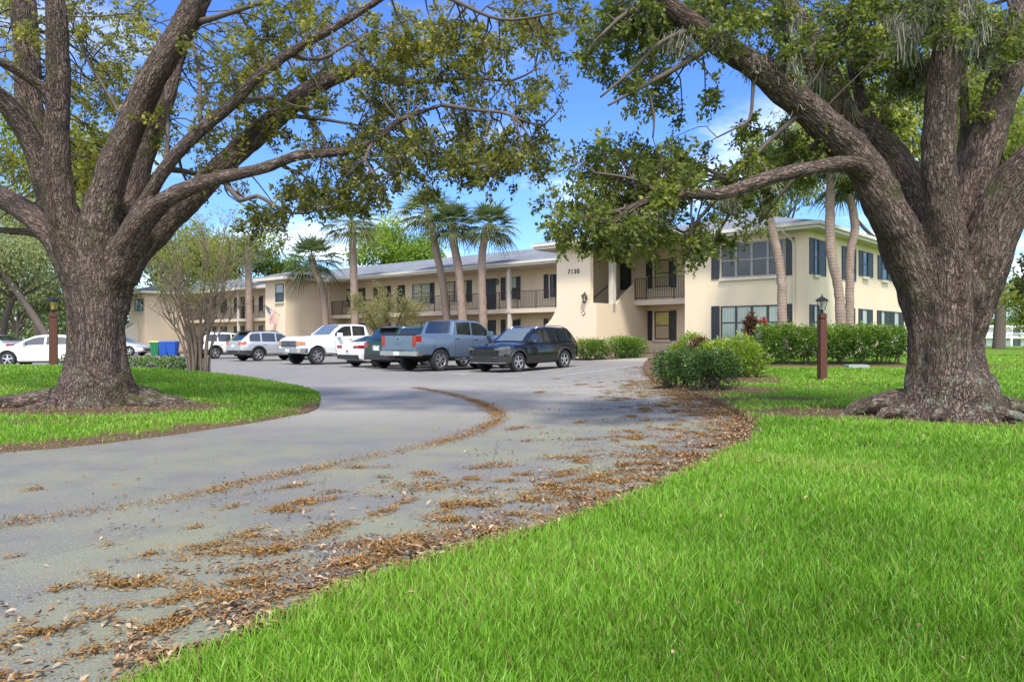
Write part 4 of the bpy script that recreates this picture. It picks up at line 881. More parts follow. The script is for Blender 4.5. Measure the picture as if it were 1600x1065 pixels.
for _ in range(360):
    s_ = rng.uniform(0, seg[-1] * .62); a_, b_ = along(s_); q = rng.exponential(.85); nn = int(rng.uniform(4, 26)); sg_ = rng.uniform(.05, .20); pl_x.append(a_ - q * .8 + rng.normal(scale=sg_ * 1.5, size=nn)); pl_y.append(b_ + q * .5 + rng.normal(scale=sg_, size=nn))
pl_x = np.concatenate(pl_x); pl_y = np.concatenate(pl_y); k = inpoly(pl_x, pl_y, road) & (pl_y > 2.2); pl_x, pl_y = pl_x[k], pl_y[k]
lx_ = np.r_[lx_, pl_x]; ly_ = np.r_[ly_, pl_y]; lz_ = np.r_[lz_, g0(pl_x, pl_y) + .012 + rng.uniform(0, .012, len(pl_x))]
# island rim, oak feet, shrub bed
def scatter(n, f, x0, x1, y0, y1, zf):
    x = rng.uniform(x0, x1, n); y = rng.uniform(y0, y1, n); k = rng.random(n) < f(x, y); x, y = x[k], y[k]; return x, y, zf(x, y) + .02 + rng.uniform(0, .025, len(x))
sc = [(lx_, ly_, lz_), scatter(30000, lambda x, y: np.where(inpoly(x, y, isl), np.clip(dirtI(x, y) - .25, 0, 1) * .5, np.clip(.5 - dpoly(x, y, isl) / .4, 0, 1) * .6 * (y < 13)), -11, -3.2, 7, 15, lambda x, y: np.maximum(gi(x, y), 0)),
      scatter(16000, lambda x, y: np.clip(dirtR(x, y) - .22, 0, 1) * inpoly(x, y, lawnp) * .95, 3, 9.5, 10, 23, gl), scatter(5000, lambda x, y: inpoly(x, y, lawnp) * .09, -1, 12, 2.5, 18, lambda x, y: gl(x, y) + .04)]
pos = np.concatenate([np.stack(q, 1) for q in sc]); n = len(pos)
dr = rvec(n) * np.array((1, 1, .28)); nr = rvec(n) * .45 + np.array((0, 0, 1)); ln_ = rng.uniform(.022, .056, n)
V, Fc = quads_leaves(pos, dr, nr, ln_, ln_ * rng.uniform(.28, .45, n), .35)
tag(mesh_np('fallen_leaves', V, Fc, M_DRY, None, False, {'tint': np.repeat(np.clip(rng.normal(.55, .27, n), 0, 1), 4)}), 'dry brown oak leaves strewn along the road edge and lawn', 'leaf litter', kind='stuff')
print('fallen leaves', n)
def gp(px, py): Yg = CAMZ * F / (py - HOR); return np.array(((px - 800) / F * Yg, Yg))
cx_, cy_ = [], []
line = [gp(*q) for q in ((-60, 832), (0, 820), (120, 802), (250, 785), (330, 768), (400, 750), (480, 735), (560, 718), (620, 706), (680, 693), (725, 681), (755, 668), (778, 655), (770, 640), (745, 628), (700, 615), (650, 606))]
lp = crom([(Vector((a_, b_, 0)), 1) for a_, b_ in line], .12); lp = np.array([(p.x, p.y) for p, r in lp])
for (a_, b_) in lp:
    wv = .085 + .04 * mnoise.noise(Vector((a_ * 1.5, b_ * 1.5, 4))); nn = int(200 * max(.35, .75 + 1.0 * mnoise.noise(Vector((a_ * .9, b_ * .9, 7))))); cx_.append(a_ + rng.normal(scale=wv, size=nn)); cy_.append(b_ + rng.normal(scale=wv, size=nn))
n_wind = sum(len(q) for q in cx_)
pat = [(340, 768 + 0, 20, 4), (95, 921, 45, 9), (315, 858, 32, 7), (235, 866, 28, 6), (168, 853, 22, 6), (438, 797, 24, 6), (450, 798, 40, 7), (305, 825, 26, 4), (20, 870, 20, 5), (55, 765, 18, 4), (515, 781, 24, 4), (600, 746, 18, 3), (650, 745, 22, 3), (690, 756, 34, 5), (735, 748, 30, 4), (740, 770, 34, 6), (700, 790, 30, 5),
       (790, 752, 30, 5), (595, 775, 24, 5), (630, 785, 40, 7), (600, 800, 50, 9), (500, 840, 60, 10), (560, 850, 40, 10), (440, 860, 40, 9), (420, 905, 50, 10), (350, 915, 60, 12), (330, 930, 70, 12), (270, 940, 60, 12), (180, 950, 70, 12), (120, 975, 70, 14), (60, 990, 60, 14), (10, 1010, 50, 14), (250, 985, 90, 18), (150, 1020, 70, 16), (480, 925, 60, 14), (560, 885, 60, 12), (640, 840, 60, 10), (700, 815, 50, 9), (760, 790, 44, 8), (830, 770, 50, 7), (880, 715, 50, 5), (960, 683, 30, 3), (840, 668, 20, 2), (905, 660, 18, 2), (940, 640, 20, 2), (1010, 700, 40, 5), (820, 742, 34, 4), (860, 758, 40, 5), (1000, 725, 44, 5), (930, 745, 50, 7), (870, 800, 50, 8), (780, 828, 50, 9)]
for _ in range(330):
    s_ = rng.uniform(1, seg[-1] * .72); a_, b_ = along(s_); q = rng.exponential(.8); pat.append(('w', a_ - q * .75, b_ + q * .5, rng.uniform(.06, .34), rng.uniform(.03, .13)))
for q in pat:
    if q[0] == 'w': _, a_, b_, rx, ry = q
    else:
        (a_, b_) = gp(q[0], q[1]); rx = q[2] / F * b_ * .85; ry = q[3] / F * b_ * b_ / CAMZ * .55; ry = min(ry, rx * .8)
    nn = int(min(1700, 1500 * rx * ry * 11 + 40)); an = rng.normal(.5, .5); u = rng.normal(scale=.48, size=(nn, 2)) * np.array((rx, ry)); cx_.append(a_ + u[:, 0] * math.cos(an) - u[:, 1] * math.sin(an)); cy_.append(b_ + u[:, 0] * math.sin(an) + u[:, 1] * math.cos(an))
cx_ = np.concatenate(cx_); cy_ = np.concatenate(cy_)
fl_ = np.array([mnoise.noise(Vector((a_ * 5, b_ * 5, 8))) for a_, b_ in zip(cx_, cy_)]); k = inpoly(cx_, cy_, road) & (cy_ > 2.3) & (rng.random(len(cx_)) < np.clip(.75 + fl_ * 1.6, np.where(np.arange(len(cx_)) < n_wind, .6, .08), 1)); cx_, cy_ = cx_[k], cy_[k]; n = len(cx_); pos = np.stack([cx_, cy_, g0(cx_, cy_) + rng.uniform(.006, .022, n)], 1)
V, Fc = quads_leaves(pos, rvec(n) * np.array((1, 1, .35)), rvec(n) * .6 + np.array((0, 0, 1)), rng.uniform(.012, .045, n), rng.uniform(.004, .011, n), .2)
tag(mesh_np('catkin_litter', V, Fc, M_CAT, None, False, {'tint': np.repeat(np.clip(rng.normal(.5, .25, n), 0, 1), 4)}), 'orange brown oak catkin litter in patches and windrows on the asphalt', 'leaf litter', kind='stuff')
print('catkins', n)
# ------------------------------------------------------------------ palms
def palmbark():
    m = NT('palm_bark'); o = m.co(); n = m.noise(9, m.co(scale=(1, 1, .35)), 6); wv = m.n('ShaderNodeTexWave'); wv.bands_direction = 'Z'; wv.inputs['Scale'].default_value = 2.6; wv.inputs['Distortion'].default_value = 3.5; wv.inputs['Detail'].default_value = 3; m.l(o, wv.inputs['Vector'])
    c = m.mix(n, (.15, .105, .080), (.38, .295, .24)); c = m.mix(m.math('MULTIPLY', wv.outputs[0], .22), c, (.15, .10, .075)); m.set(c, .95, spec=.1); m.bump(m.math('ADD', n, m.math('MULTIPLY', wv.outputs[0], .35)), .7, .025); return m.mat
M_PALMB = palmbark()
M_FROND = leafmat('palm_frond', (.055, .075, .032), (.135, .165, .075), (.30, .30, .11), .4, .45)
def palm(label, pts, r, nf=30, fl=1.25, group=None, tint=.5, dead=.15, z0=None):
    """pts: points up the trunk, first at the ground"""
    base = pts[0]; root = empty('palm_tree', base); tag(root, label, 'palm', group)
    m = MB(); sm = crom([(p, r * (1.12 if i == 0 else .95)) for i, p in enumerate(pts)], .16); n_ = len(sm)
    m.tube([p + Vector(rng.normal(size=3)) * .008 for p, q in sm], [q * (1 + .015 * math.sin(i * 1.9) + rng.normal() * .02) * (1.45 if i == 0 else 1) for i, (p, q) in enumerate(sm)], 12)
    m.build('trunk', M_PALMB, root, smooth=True, off=base)
    top = pts[-1]; V = []; Fc = []; T = []
    def seg_(p0, d, ln_, w_, droop, t, side):
        b = len(V); k = 5
        for i in range(k):
            s_ = i / (k - 1); p = p0 + d * ln_ * s_ + Vector((0, 0, -droop * ln_ * s_ ** 2.2)); ww = w_ * (1 - s_) ** .7 * (1 if i else .6)
            V.extend([p - side * ww, p + side * ww]); T.extend([t, t])
        for i in range(k - 1): Fc.append((b + 2 * i, b + 2 * i + 1, b + 2 * i + 3, b + 2 * i + 2))
    for f in range(nf):
        az = f * 2.39996 + rng.normal() * .2; q = (f + .5) / nf; el = R(80 - 118 * q ** .9) + rng.normal() * .08
        d = Vector((math.cos(az) * math.cos(el), math.sin(az) * math.cos(el), math.sin(el))); pl = fl * rng.uniform(.55, .8)
        side = d.cross(Vector((0, 0, 1))); side = side.normalized() if side.length > .05 else Vector((1, 0, 0)); upv = side.cross(d).normalized()
        t0 = float(np.clip(tint + rng.normal() * .15 - q * .15, 0, 1))
        hub = top + d * pl + Vector((0, 0, -.16 * pl)); b = len(V)
        for p, ww in ((top, .035), (top + d * pl * .5 + Vector((0, 0, -.03 * pl)), .022), (hub, .018)): V.extend([p - side * ww, p + side * ww]); T.extend([t0 * .8] * 2)
        for i in range(2): Fc.append((b + 2 * i, b + 2 * i + 1, b + 2 * i + 3, b + 2 * i + 2))
        ns = 19
        for i in range(ns):
            a_ = R(-112 + 224 * i / (ns - 1)); dd = (d * math.cos(a_) + side * math.sin(a_) + upv * (.22 * abs(math.sin(a_)))).normalized(); s2 = (side * math.cos(a_) - d * math.sin(a_)).normalized()
            seg_(hub, dd, fl * rng.uniform(.62, .82) * (.72 + .28 * math.cos(a_ * .8)), .045, .22 + .35 * rng.random() + .25 * (q > .6), t0 + rng.normal() * .06, (s2 + upv * .5 * (1 if i % 2 else -1)).normalized())
    nb = 26                                  # dry boots under the crown
    for f in range(nb):
        az = rng.uniform(0, 6.28); d = Vector((math.cos(az) * .45, math.sin(az) * .45, -1)).normalized(); side = d.cross(Vector((0, 0, 1))).normalized(); seg_(top + Vector((math.cos(az), math.sin(az), 0)) * r * .8, d, .62 * rng.uniform(.5, 1), .05, 0.1, 1.0 if rng.random() < dead else .05, side)
    mesh_np('crown', V, Fc, M_FROND, root, False, {'tint': np.clip(T, 0, 1)}, origin=base); return root
def pp_(Y, gz, *q): return [Vector((P(q[0][0], 500, Y).x, Y, gz))] + [P(a_, b_, Y + d) for a_, b_, d in [(x + (0,))[:3] for x in q[1:]]]
PG = 'sabal palms in front of the walkway wing'
palm('palm with curved trunk in front of the tan stair block beside the flag', pp_(56, .1, (512, 0), (505, 460), (492, 425), (487, 402)), .26, 44, 2.0, PG, .42)
palm('straight palm behind the white pickup, taller than its neighbours', pp_(53, .15, (556, 0), (553, 440), (551, 380), (549, 345)), .27, 46, 1.8, PG, .68, .5)
palm('leaning palm rising behind the green car with yellowish crown', pp_(49, .15, (704, 0), (692, 445), (681, 390), (668, 328)), .25, 48, 1.7, PG, .70, .5)
palm('palm with reddish trunk top behind the blue pickup', pp_(47, .15, (726, 0), (719, 440), (709, 380), (707, 348)), .27, 46, 1.45, PG, .40)
palm('palm curving right behind the black car, grey-green fan crown', pp_(46, .15, (757, 0), (753, 440), (755, 385), (766, 350)), .25, 46, 1.45, PG, .45)
palm('palm trunk seen behind the bare-stemmed bush near the far walkway', pp_(66, .1, (392, 0), (389, 460), (388, 420), (386, 388)), .3, 24, 1.5, PG, .55)
PG2 = 'palms in front of the end unit'
palm('palm in front of the wide upper window of the end unit', pp_(29.8, .40, (1222, 0), (1221, 440), (1210, 375), (1203, 345), (1194, 262)), .18, 24, 1.1, PG2, .35)
palm('palm right of the building corner with trunk bowed to the left', pp_(29.0, .45, (1316, 0), (1311, 460), (1299, 395), (1297, 330), (1300, 255)), .185, 26, 1.15, PG2, .35)
palm('palm nearest the right oak with slender bent trunk', pp_(29.6, .45, (1326, 0), (1328, 460), (1328, 400), (1336, 350), (1322, 285)), .165, 22, 1.1, PG2, .4)
# ------------------------------------------------------------------ background trees
def bgtree(name, label, base, h, cr, mat, tint, n=9000, leaf=.22, trunk_h=.35, lean=(0, 0), blobs=14, squash=.7, tr_r=.22, group=None, cat='tree', weep=0.0, spread=1.0):
    base = Vector(base); root = empty(name, base); tag(root, label, cat, group)
    m = MB(); top = base + Vector((lean[0], lean[1], h * trunk_h)); cen = base + Vector((lean[0] * 1.3, lean[1] * 1.3, h - cr * squash))
    sm = crom([(base + Vector((0, 0, -.3)), tr_r * 1.3), (base.lerp(top, .5) + Vector(rng.normal(size=3)) * .12 * tr_r * 4, tr_r), (top, tr_r * .85), (top.lerp(cen, .6), tr_r * .5)], .5); m.tube([p for p, r in sm], [r for p, r in sm], 9)
    LP, LD, LT, LL = [], [], [], []
    for b in range(blobs):
        d = rvec(1)[0] * np.array((1, 1, squash)); q = rng.uniform(.35, .95); c = cen + Vector(d) * cr * q * spread; br = cr * rng.uniform(.26, .46); nb = int(n / blobs * (br / cr / .36) ** 2)
        mid = top.lerp(c, .5) + Vector(rng.normal(size=3)) * cr * .1; s_ = crom([(top + Vector((0, 0, -h * .05)), tr_r * .5), (mid, tr_r * .28), (c, tr_r * .08)], .5); m.tube([p for p, r in s_], [r for p, r in s_], 6, False)
        v = rvec(nb); rad_ = br * rng.uniform(.15, 1.0, nb) ** .55 * (1 + .25 * rng.normal(size=nb)); p = np.array(c) + v * rad_[:, None] * np.array((1, 1, .8))
        p[:, 2] -= weep * rng.exponential(.6, nb) * (rng.random(nb) < .5)
        LP.append(p); LD.append(v * .6 + rvec(nb) * .8 + np.array((0, 0, -.2 - weep))); LT.append(np.clip(tint + rng.normal() * .12 + .16 * v[:, 2] + rng.normal(scale=.12, size=nb), 0, 1)); LL.append(leaf * rng.uniform(.6, 1.3, nb))
    m.build('trunk', M_TWIG, root, smooth=True, off=base)
    p = np.concatenate(LP); ln_ = np.concatenate(LL); V, Fc = quads_leaves(p, np.concatenate(LD), rvec(len(p)) + np.array((0, 0, .6)), ln_, ln_ * rng.uniform(.42, .6, len(p)))
    mesh_np('crown', V, Fc, mat, root, False, {'tint': np.repeat(np.concatenate(LT), 4)}, origin=base); return root
M_LIME = leafmat('lime_leaf', (.05, .095, .015), (.15, .24, .03), (.34, .40, .06), .45)
M_YELL = leafmat('yellow_green_leaf', (.07, .095, .02), (.23, .25, .045), (.44, .40, .08), .5)
M_GREY = leafmat('grey_green_leaf', (.08, .095, .05), (.22, .25, .11), (.40, .41, .19), .5)
def at(px, Y, dz=0.0): x = (px - 800) / F * Y; return (x, Y, float(g0(x, Y)) + dz)
TGB = 'trees behind the building'
bgtree('shade_tree', 'bright green round tree behind the roof beside the tallest palm', at(612, 78), 13.2, 4.3, M_LIME, .60, 9000, .34, group=TGB)
bgtree('shade_tree', 'bright green tree behind the roof ridge left of the leaning palm', at(655, 82), 12.2, 3.6, M_LIME, .66, 7000, .34, group=TGB)
bgtree('shade_tree', 'yellow-green tree behind the far wing roof above the bush', at(380, 96), 15, 6, M_YELL, .5, 9000, .42, group=TGB)
bgtree('shade_tree', 'dull green tree behind the far stair block just right of the left oak', at(270, 100), 17, 7, M_YELL, .36, 10000, .45, group=TGB)
bgtree('shade_tree', 'olive tree behind the far roof left of the stair block with a flag', at(452, 98), 12, 4.5, M_LIME, .38, 6000, .42, group=TGB)
TGL = 'pale trees at the far left'
bgtree('pale_tree', 'pale leaning tree left of the left lamp post', at(98, 46), 11, 4.6, M_GREY, .62, 15000, .17, .5, (-4.4, 1), 18, .8, .20, TGL, weep=.9)
bgtree('pale_tree', 'pale green tree at the left edge behind the parked cars', at(0, 52), 13, 5.5, M_GREY, .66, 15000, .2, .35, (1, 0), 18, .8, .22, TGL, weep=.6)
bgtree('pale_tree', 'light green tree filling the gap between left lamp post and oak trunk', at(150, 72), 16, 7, M_YELL, .52, 14000, .30, .3, (0, 0), 20, .85, .25, TGL, weep=.6)
bgtree('pale_tree', 'grey-green low tree behind the silver hatchback at far left', at(28, 66), 8, 4.5, M_GREY, .35, 9000, .28, .25, (0, 0), 14, .7, .2, TGL)
bgtree('pale_tree', 'tall hazy tree behind the left oak limbs at the left edge', at(60, 84), 27, 10, M_YELL, .58, 12000, .5, .4, (0, 0), 22, .8, .35, TGL)
TGR = 'trees beside and behind the end unit'
bgtree('light_tree', 'tall yellow-green tree seen between the limbs of the right oak', at(1392, 58), 25, 8.0, M_YELL, .56, 20000, .34, .35, (0, 0), 26, .85, .4, TGR, weep=.6)
bgtree('light_tree', 'feathery grey-green tree behind the end unit roof', at(1215, 62), 17, 4.6, M_GREY, .62, 9000, .28, .5, (0, 0), 15, .8, .25, TGR, weep=.4)
bgtree('light_tree', 'yellow weeping tree at the right edge beside the distant white building', at(1612, 52), 5.4, 2.6, M_YELL, .70, 8000, .2, .4, (0, 0), 12, .8, .15, TGR, weep=.7)
bgtree('light_tree', 'tall light green tree at the right edge behind the thick oak limb', at(1560, 66), 27, 8.5, M_YELL, .50, 16000, .42, .4, (0, 0), 22, .85, .4, TGR, weep=.6)
def treeline(px0, px1, Y, h, n, mat, tint, label, leaf=.6):
    x = rng.uniform((px0 - 800) / F * Y, (px1 - 800) / F * Y, n); y = Y + rng.uniform(0, 16, n); hh = h * (1 + .35 * np.array([mnoise.noise(Vector((a_ * .09, 0, Y))) for a_ in x])); z = g0(x, y) + hh * rng.uniform(0, 1, n) ** .7
    pos = np.stack([x, y, z], 1); V, Fc = quads_leaves(pos, rvec(n), rvec(n) + np.array((0, 0, .6)), leaf * rng.uniform(.6, 1.4, n), leaf * rng.uniform(.4, .8, n))
    tag(mesh_np('treeline', V, Fc, mat, None, False, {'tint': np.repeat(np.clip(rng.normal(tint, .18, n), 0, 1), 4)}), label, 'tree line', kind='stuff')
treeline(-260, 260, 92, 7.5, 16000, M_GREY, .45, 'grey-green undergrowth and trees behind the cars at far left')
treeline(1360, 1760, 230, 7, 5000, M_LIME, .3, 'distant trees behind the white building on the right', 1.4)
# ------------------------------------------------------------------ shrubs and hedges
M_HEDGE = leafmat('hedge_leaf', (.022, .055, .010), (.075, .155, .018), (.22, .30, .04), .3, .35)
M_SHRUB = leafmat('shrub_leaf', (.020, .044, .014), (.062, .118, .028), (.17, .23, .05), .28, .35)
M_BRIGHT = leafmat('bright_leaf', (.07, .12, .014), (.20, .29, .028), (.42, .46, .07), .4, .35)
M_CROTON = leafmat('croton_leaf', (.035, .018, .016), (.10, .045, .03), (.20, .08, .04), .3, .35)
M_RED = leafmat('red_leaf', (.15, .012, .02), (.34, .025, .04), (.42, .10, .06), .3, .35)
def shrub(name, label, base, blobs, n, leaf, mat, tint, stems=10, sr=.014, group=None, cat='shrub', shape='blob', yaw=0.0, toplight=.25, asp=.45):
    """blobs: (dx, dy, dz, rx, ry, rz) relative to the base"""
    base = Vector(base); root = empty(name, base, (0, 0, yaw)); tag(root, label, cat, group)
    vol = np.array([b[3] * b[4] * b[5] for b in blobs]) ** .67; vol /= vol.sum(); LP, LD, LT = [], [], []; m = MB()
    for b, fr in zip(blobs, vol):
        k = int(n * fr); c = np.array(b[:3]); rr = np.array(b[3:]); v = rvec(k); rad = rng.uniform(.1, 1, k) ** .4
        if shape == 'box': v = v / np.abs(v).max(1, keepdims=True) ** .72
        p = c + v * rr * (rad * (1 + .15 * rng.normal(size=k)))[:, None]
        ns = np.array([mnoise.noise(Vector(q * 2.6) + base) for q in p]); kp = (ns > -.22) | (p[:, 2] > c[2] + rr[2] * .55); p, v, ns, rad = p[kp], v[kp], ns[kp], rad[kp]
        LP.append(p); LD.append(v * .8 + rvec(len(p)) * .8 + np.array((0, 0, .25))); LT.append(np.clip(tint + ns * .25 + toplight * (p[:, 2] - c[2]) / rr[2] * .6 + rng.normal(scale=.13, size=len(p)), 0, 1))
        for _ in range(max(2, int(stems * fr))):
            q = Vector(c + rvec(1)[0] * rr * .8); f_ = Vector((c[0] + rng.uniform(-.5, .5) * rr[0], c[1] + rng.uniform(-.4, .4) * rr[1], -.05)); md = f_.lerp(q, .5) + Vector(rng.normal(size=3)) * .08; m.tube([f_, md, q], [sr, sr * .8, sr * .35], 5, False)
    m.build('stem', M_TWIG, root, smooth=True)
    p = np.concatenate(LP); k = p[:, 2] > .02; p = p[k]; d = np.concatenate(LD)[k]; t = np.concatenate(LT)[k]; ln_ = leaf * rng.uniform(.6, 1.3, len(p))
    V, Fc = quads_leaves(p, d, rvec(len(p)) + np.array((0, 0, .9)), ln_, ln_ * rng.uniform(asp * .8, asp * 1.2, len(p)))
    mesh_np('foliage', V, Fc, mat, root, False, {'tint': np.repeat(t, 4)}); return root
hx0, hx1 = P(1186, 0, 26.3).x, P(1414, 0, 26.3).x
HB = []
for i in range(8): HB.append(((i - 3.5) * (hx1 - hx0) / 8, .1 * math.sin(i * 2.1), .92 - .02 * (i % 3), (hx1 - hx0) / 15, .62, .52 + .03 * math.sin(i * 1.7)))
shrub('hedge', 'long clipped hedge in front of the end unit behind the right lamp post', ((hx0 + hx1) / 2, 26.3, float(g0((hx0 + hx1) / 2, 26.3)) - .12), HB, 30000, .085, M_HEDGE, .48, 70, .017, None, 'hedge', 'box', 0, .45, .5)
HG = 'low hedges at the foot of the stair tower'
for px_, dx, lb in ((925, .9, 'low rounded hedge behind the black car at the stair tower foot'), (979, .95, 'low rounded hedge at the tower corner, right of its twin')):
    p = BL(TP(px_, -3.4), -3.4); p.z = float(g0(p.x, p.y)) + .02
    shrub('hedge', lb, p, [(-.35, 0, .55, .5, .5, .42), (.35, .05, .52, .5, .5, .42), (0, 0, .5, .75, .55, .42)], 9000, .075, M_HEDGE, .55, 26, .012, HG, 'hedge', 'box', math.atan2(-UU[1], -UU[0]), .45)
DG = 'shrubs on the mulch by the road bend'
for (a_, Yb, blobs, lb, tn) in ((1062, 18.6, [(-.25, 0, .50, .42, .45, .42), (.2, .1, .54, .4, .42, .42)], 'dark shrub at the road bend, leftmost of the dark cluster', .42),
                            (1098, 17.5, [(0, 0, .48, .42, .4, .42), (.25, .15, .45, .35, .36, .4)], 'dark shrub in the middle of the cluster at the road bend', .40),
                            (1130, 17.9, [(0, 0, .50, .42, .4, .44), (-.2, .2, .5, .36, .36, .42)], 'dark shrub at the right end of the cluster, beside the grass', .42)):
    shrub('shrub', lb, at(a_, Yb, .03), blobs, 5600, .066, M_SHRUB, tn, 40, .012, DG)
LG = 'light green shrubs before the lower window'
for (a_, Yb, r_, h, lb, tn) in ((1122, 23.2, .5, 1.0, 'light green shrub behind the dark cluster, left of its pair', .5), (1156, 22.6, .58, 1.15, 'light green shrub touching the left end of the long hedge', .52), (1082, 27.0, .5, 1.0, 'leafy green plant near the ground floor recess', .45)):
    shrub('shrub', lb, at(a_, Yb, .02), [(0, 0, h * .55, r_, r_, h * .5), (.38, -.1, h * .42, r_ * .8, r_ * .6, h * .38), (-.45, .1, h * .38, r_ * .75, r_ * .6, h * .34)], 6500, .10, M_BRIGHT, tn, 22, .011, LG, asp=.38)
shrub('shrub', 'purple-leaved bush left of the light green shrubs', at(1092, 24.5, .02), [(0, 0, .75, .3, .3, .32)], 700, .10, M_CROTON, .55, 10, .01)
shrub('shrub', 'tall dark croton in front of the lower window', at(1172, 27.6, .02), [(0, 0, 1.05, .22, .2, .62), (.05, 0, 1.3, .14, .14, .34)], 1000, .16, M_CROTON, .5, 14, .012, asp=.28)
shrub('shrub', 'red-leaved plant peeking over the hedge by the lower window', at(1192, 28.0, .02), [(0, 0, 1.36, .12, .12, .13)], 150, .13, M_RED, .5, 8, .012, asp=.28)
LH = 'sparse low shrubs along the back of the left island'
for i, (a_, Yb, lb) in enumerate(((118, 24.6, 'sparse low shrub left of the oak, behind the lamp post'), (215, 23.2, 'thin low shrub just right of the left oak trunk'), (252, 22.8, 'open twiggy low shrub in front of the blue bins'), (283, 22.0, 'thin low shrub beside the bare-stemmed bush'))):
    x = (a_ - 800) / F * Yb; z = float(gi(np.array([x]), np.array([Yb]))[0])
    shrub('shrub', lb, (x, Yb, z), [(-.25, 0, .24, .42, .35, .22), (.25, 0, .26, .42, .35, .22)], 700, .085, M_HEDGE, .45, 34, .011, LH)
# multi-stem ornamental tree in front of the wing
def stems_tree(name, label, base, specs, leafspec, mat, cat='tree', barkm=None):
    """specs: list of branch polylines [(Vector, r)...] relative to the base"""
    root = empty(name, base); tag(root, label, cat); m = MB()
    for s_ in specs: q = crom(s_, .12); m.tube([p for p, r in q], [r for p, r in q], 6)
    m.build('stems', barkm or M_TWIG, root, smooth=True)
    if leafspec is not None:
        p, d, ln_, asp, t = leafspec; V, Fc = quads_leaves(p, d, rvec(len(p)) + np.array((0, 0, .5)), ln_, ln_ * asp); mesh_np('foliage', V, Fc, mat, root, False, {'tint': np.repeat(t, 4)})
    return root
YB = 48.0; bO = Vector((P(604, 500, YB).x, YB, .15)); sp = []; LPp = []
for i in range(11):
    an = i * .571 * 2 + rng.normal() * .2; q = rng.uniform(.5, 1); e = Vector((math.cos(an) * 2.5 * q, math.sin(an) * 2.1 * q, 3.3 + (1 - q) * 1.0)); sp.append([(Vector((0, 0, -.1)), .10), (Vector((math.cos(an) * .25, math.sin(an) * .25, .9)), .075), (e * .62 + Vector((0, 0, .2)), .045), (e, .018)])
    for _ in range(7):
        s_ = rng.uniform(.5, 1.0); f_ = e * s_ + Vector((0, 0, .15)); g_ = f_ + Vector(rvec(1)[0]) * rng.uniform(.4, .95) * np.array(1.0); sp.append([(f_, .018), (f_.lerp(g_, .5) + Vector((0, 0, .1)), .011), (g_, .004)])
        k = 210; tt = rng.uniform(.1, 1.25, k)[:, None]; LPp.append(np.array(f_) * (1 - tt) + np.array(g_) * tt + rng.normal(scale=.16, size=(k, 3)))
p = np.concatenate(LPp); n = len(p)
M_OLIVE = leafmat('olive_leaf', (.14, .115, .055), (.30, .265, .12), (.46, .42, .20), .5)
stems_tree('ornamental_tree', 'small spreading multi-trunk tree with fine pale olive leaves before the walkway', bO, sp, (p, rvec(n) + np.array((0, 0, -.2)), rng.uniform(.06, .14, n), rng.uniform(.3, .5, n), np.clip(rng.normal(.5, .2, n), 0, 1)), M_OLIVE)
# bare multi-stem crape myrtle on the island
YC = 20.3; xc = P(311, 595, YC).x; bC = Vector((xc, YC, float(gi(np.array([xc]), np.array([YC]))[0]))); sp = []; LPp = []; PPd = []
M_CMB = simple('myrtle_bark', (.19, .140, .108), .85, var=.4, scale=14)
for i in range(26):
    an = i * 2.4 + rng.normal() * .3; q = rng.uniform(.25, 1) ** .7; hx = math.cos(an) * q * 1.35; hy = math.sin(an) * q * 1.1; h = rng.uniform(3.0, 4.2) * (1 - .22 * q)
    b0 = Vector((math.cos(an) * .30 * q, math.sin(an) * .25 * q, -.08)); k1 = Vector((hx * .30 + rng.normal() * .06, hy * .30, h * .27)); k2 = Vector((hx * .72 + rng.normal() * .10, hy * .72, h * .62)); e = Vector((hx, hy, h))
    r0 = rng.uniform(.018, .040); sp.append([(b0, r0 * 1.25), (k1, r0), (k2, r0 * .6), (e, .006)])
    for _ in range(8):
        s_ = rng.uniform(.2, 1); f_ = (k1.lerp(k2, s_ * 2) if s_ < .5 else k2.lerp(e, s_ * 2 - 1)); g_ = f_ + Vector((rng.normal() * .32 + hx * .12, rng.normal() * .3 + hy * .12, rng.uniform(.35, 1.0))); sp.append([(f_, .012), (f_.lerp(g_, .5) + Vector(rng.normal(size=3)) * .05, .008), (g_, .003)])
        for _ in range(2):
            f2 = f_.lerp(g_, rng.uniform(.3, .9)); g2 = f2 + Vector((rng.normal() * .22, rng.normal() * .2, rng.uniform(.1, .5))); sp.append([(f2, .006), (f2.lerp(g2, .5), .004), (g2, .002)])
            if g2.z > 1.5:
                k = int(24 * (1 if g2.z > 2.2 else .5)); LPp.append(np.array(g2) + rng.normal(scale=.10, size=(k, 3)))
p = np.concatenate(LPp); n = len(p)
M_MYR = leafmat('myrtle_leaf', (.20, .10, .05), (.20, .23, .045), (.38, .42, .08), .5)
stems_tree('crape_myrtle', 'bare many-stemmed crape myrtle bush on the left island tip', bC, sp, (p, rvec(n), rng.uniform(.03, .07, n), rng.uniform(.35, .55, n), np.clip(rng.normal(.62, .28, n), 0, 1)), M_MYR, 'bush', M_CMB)
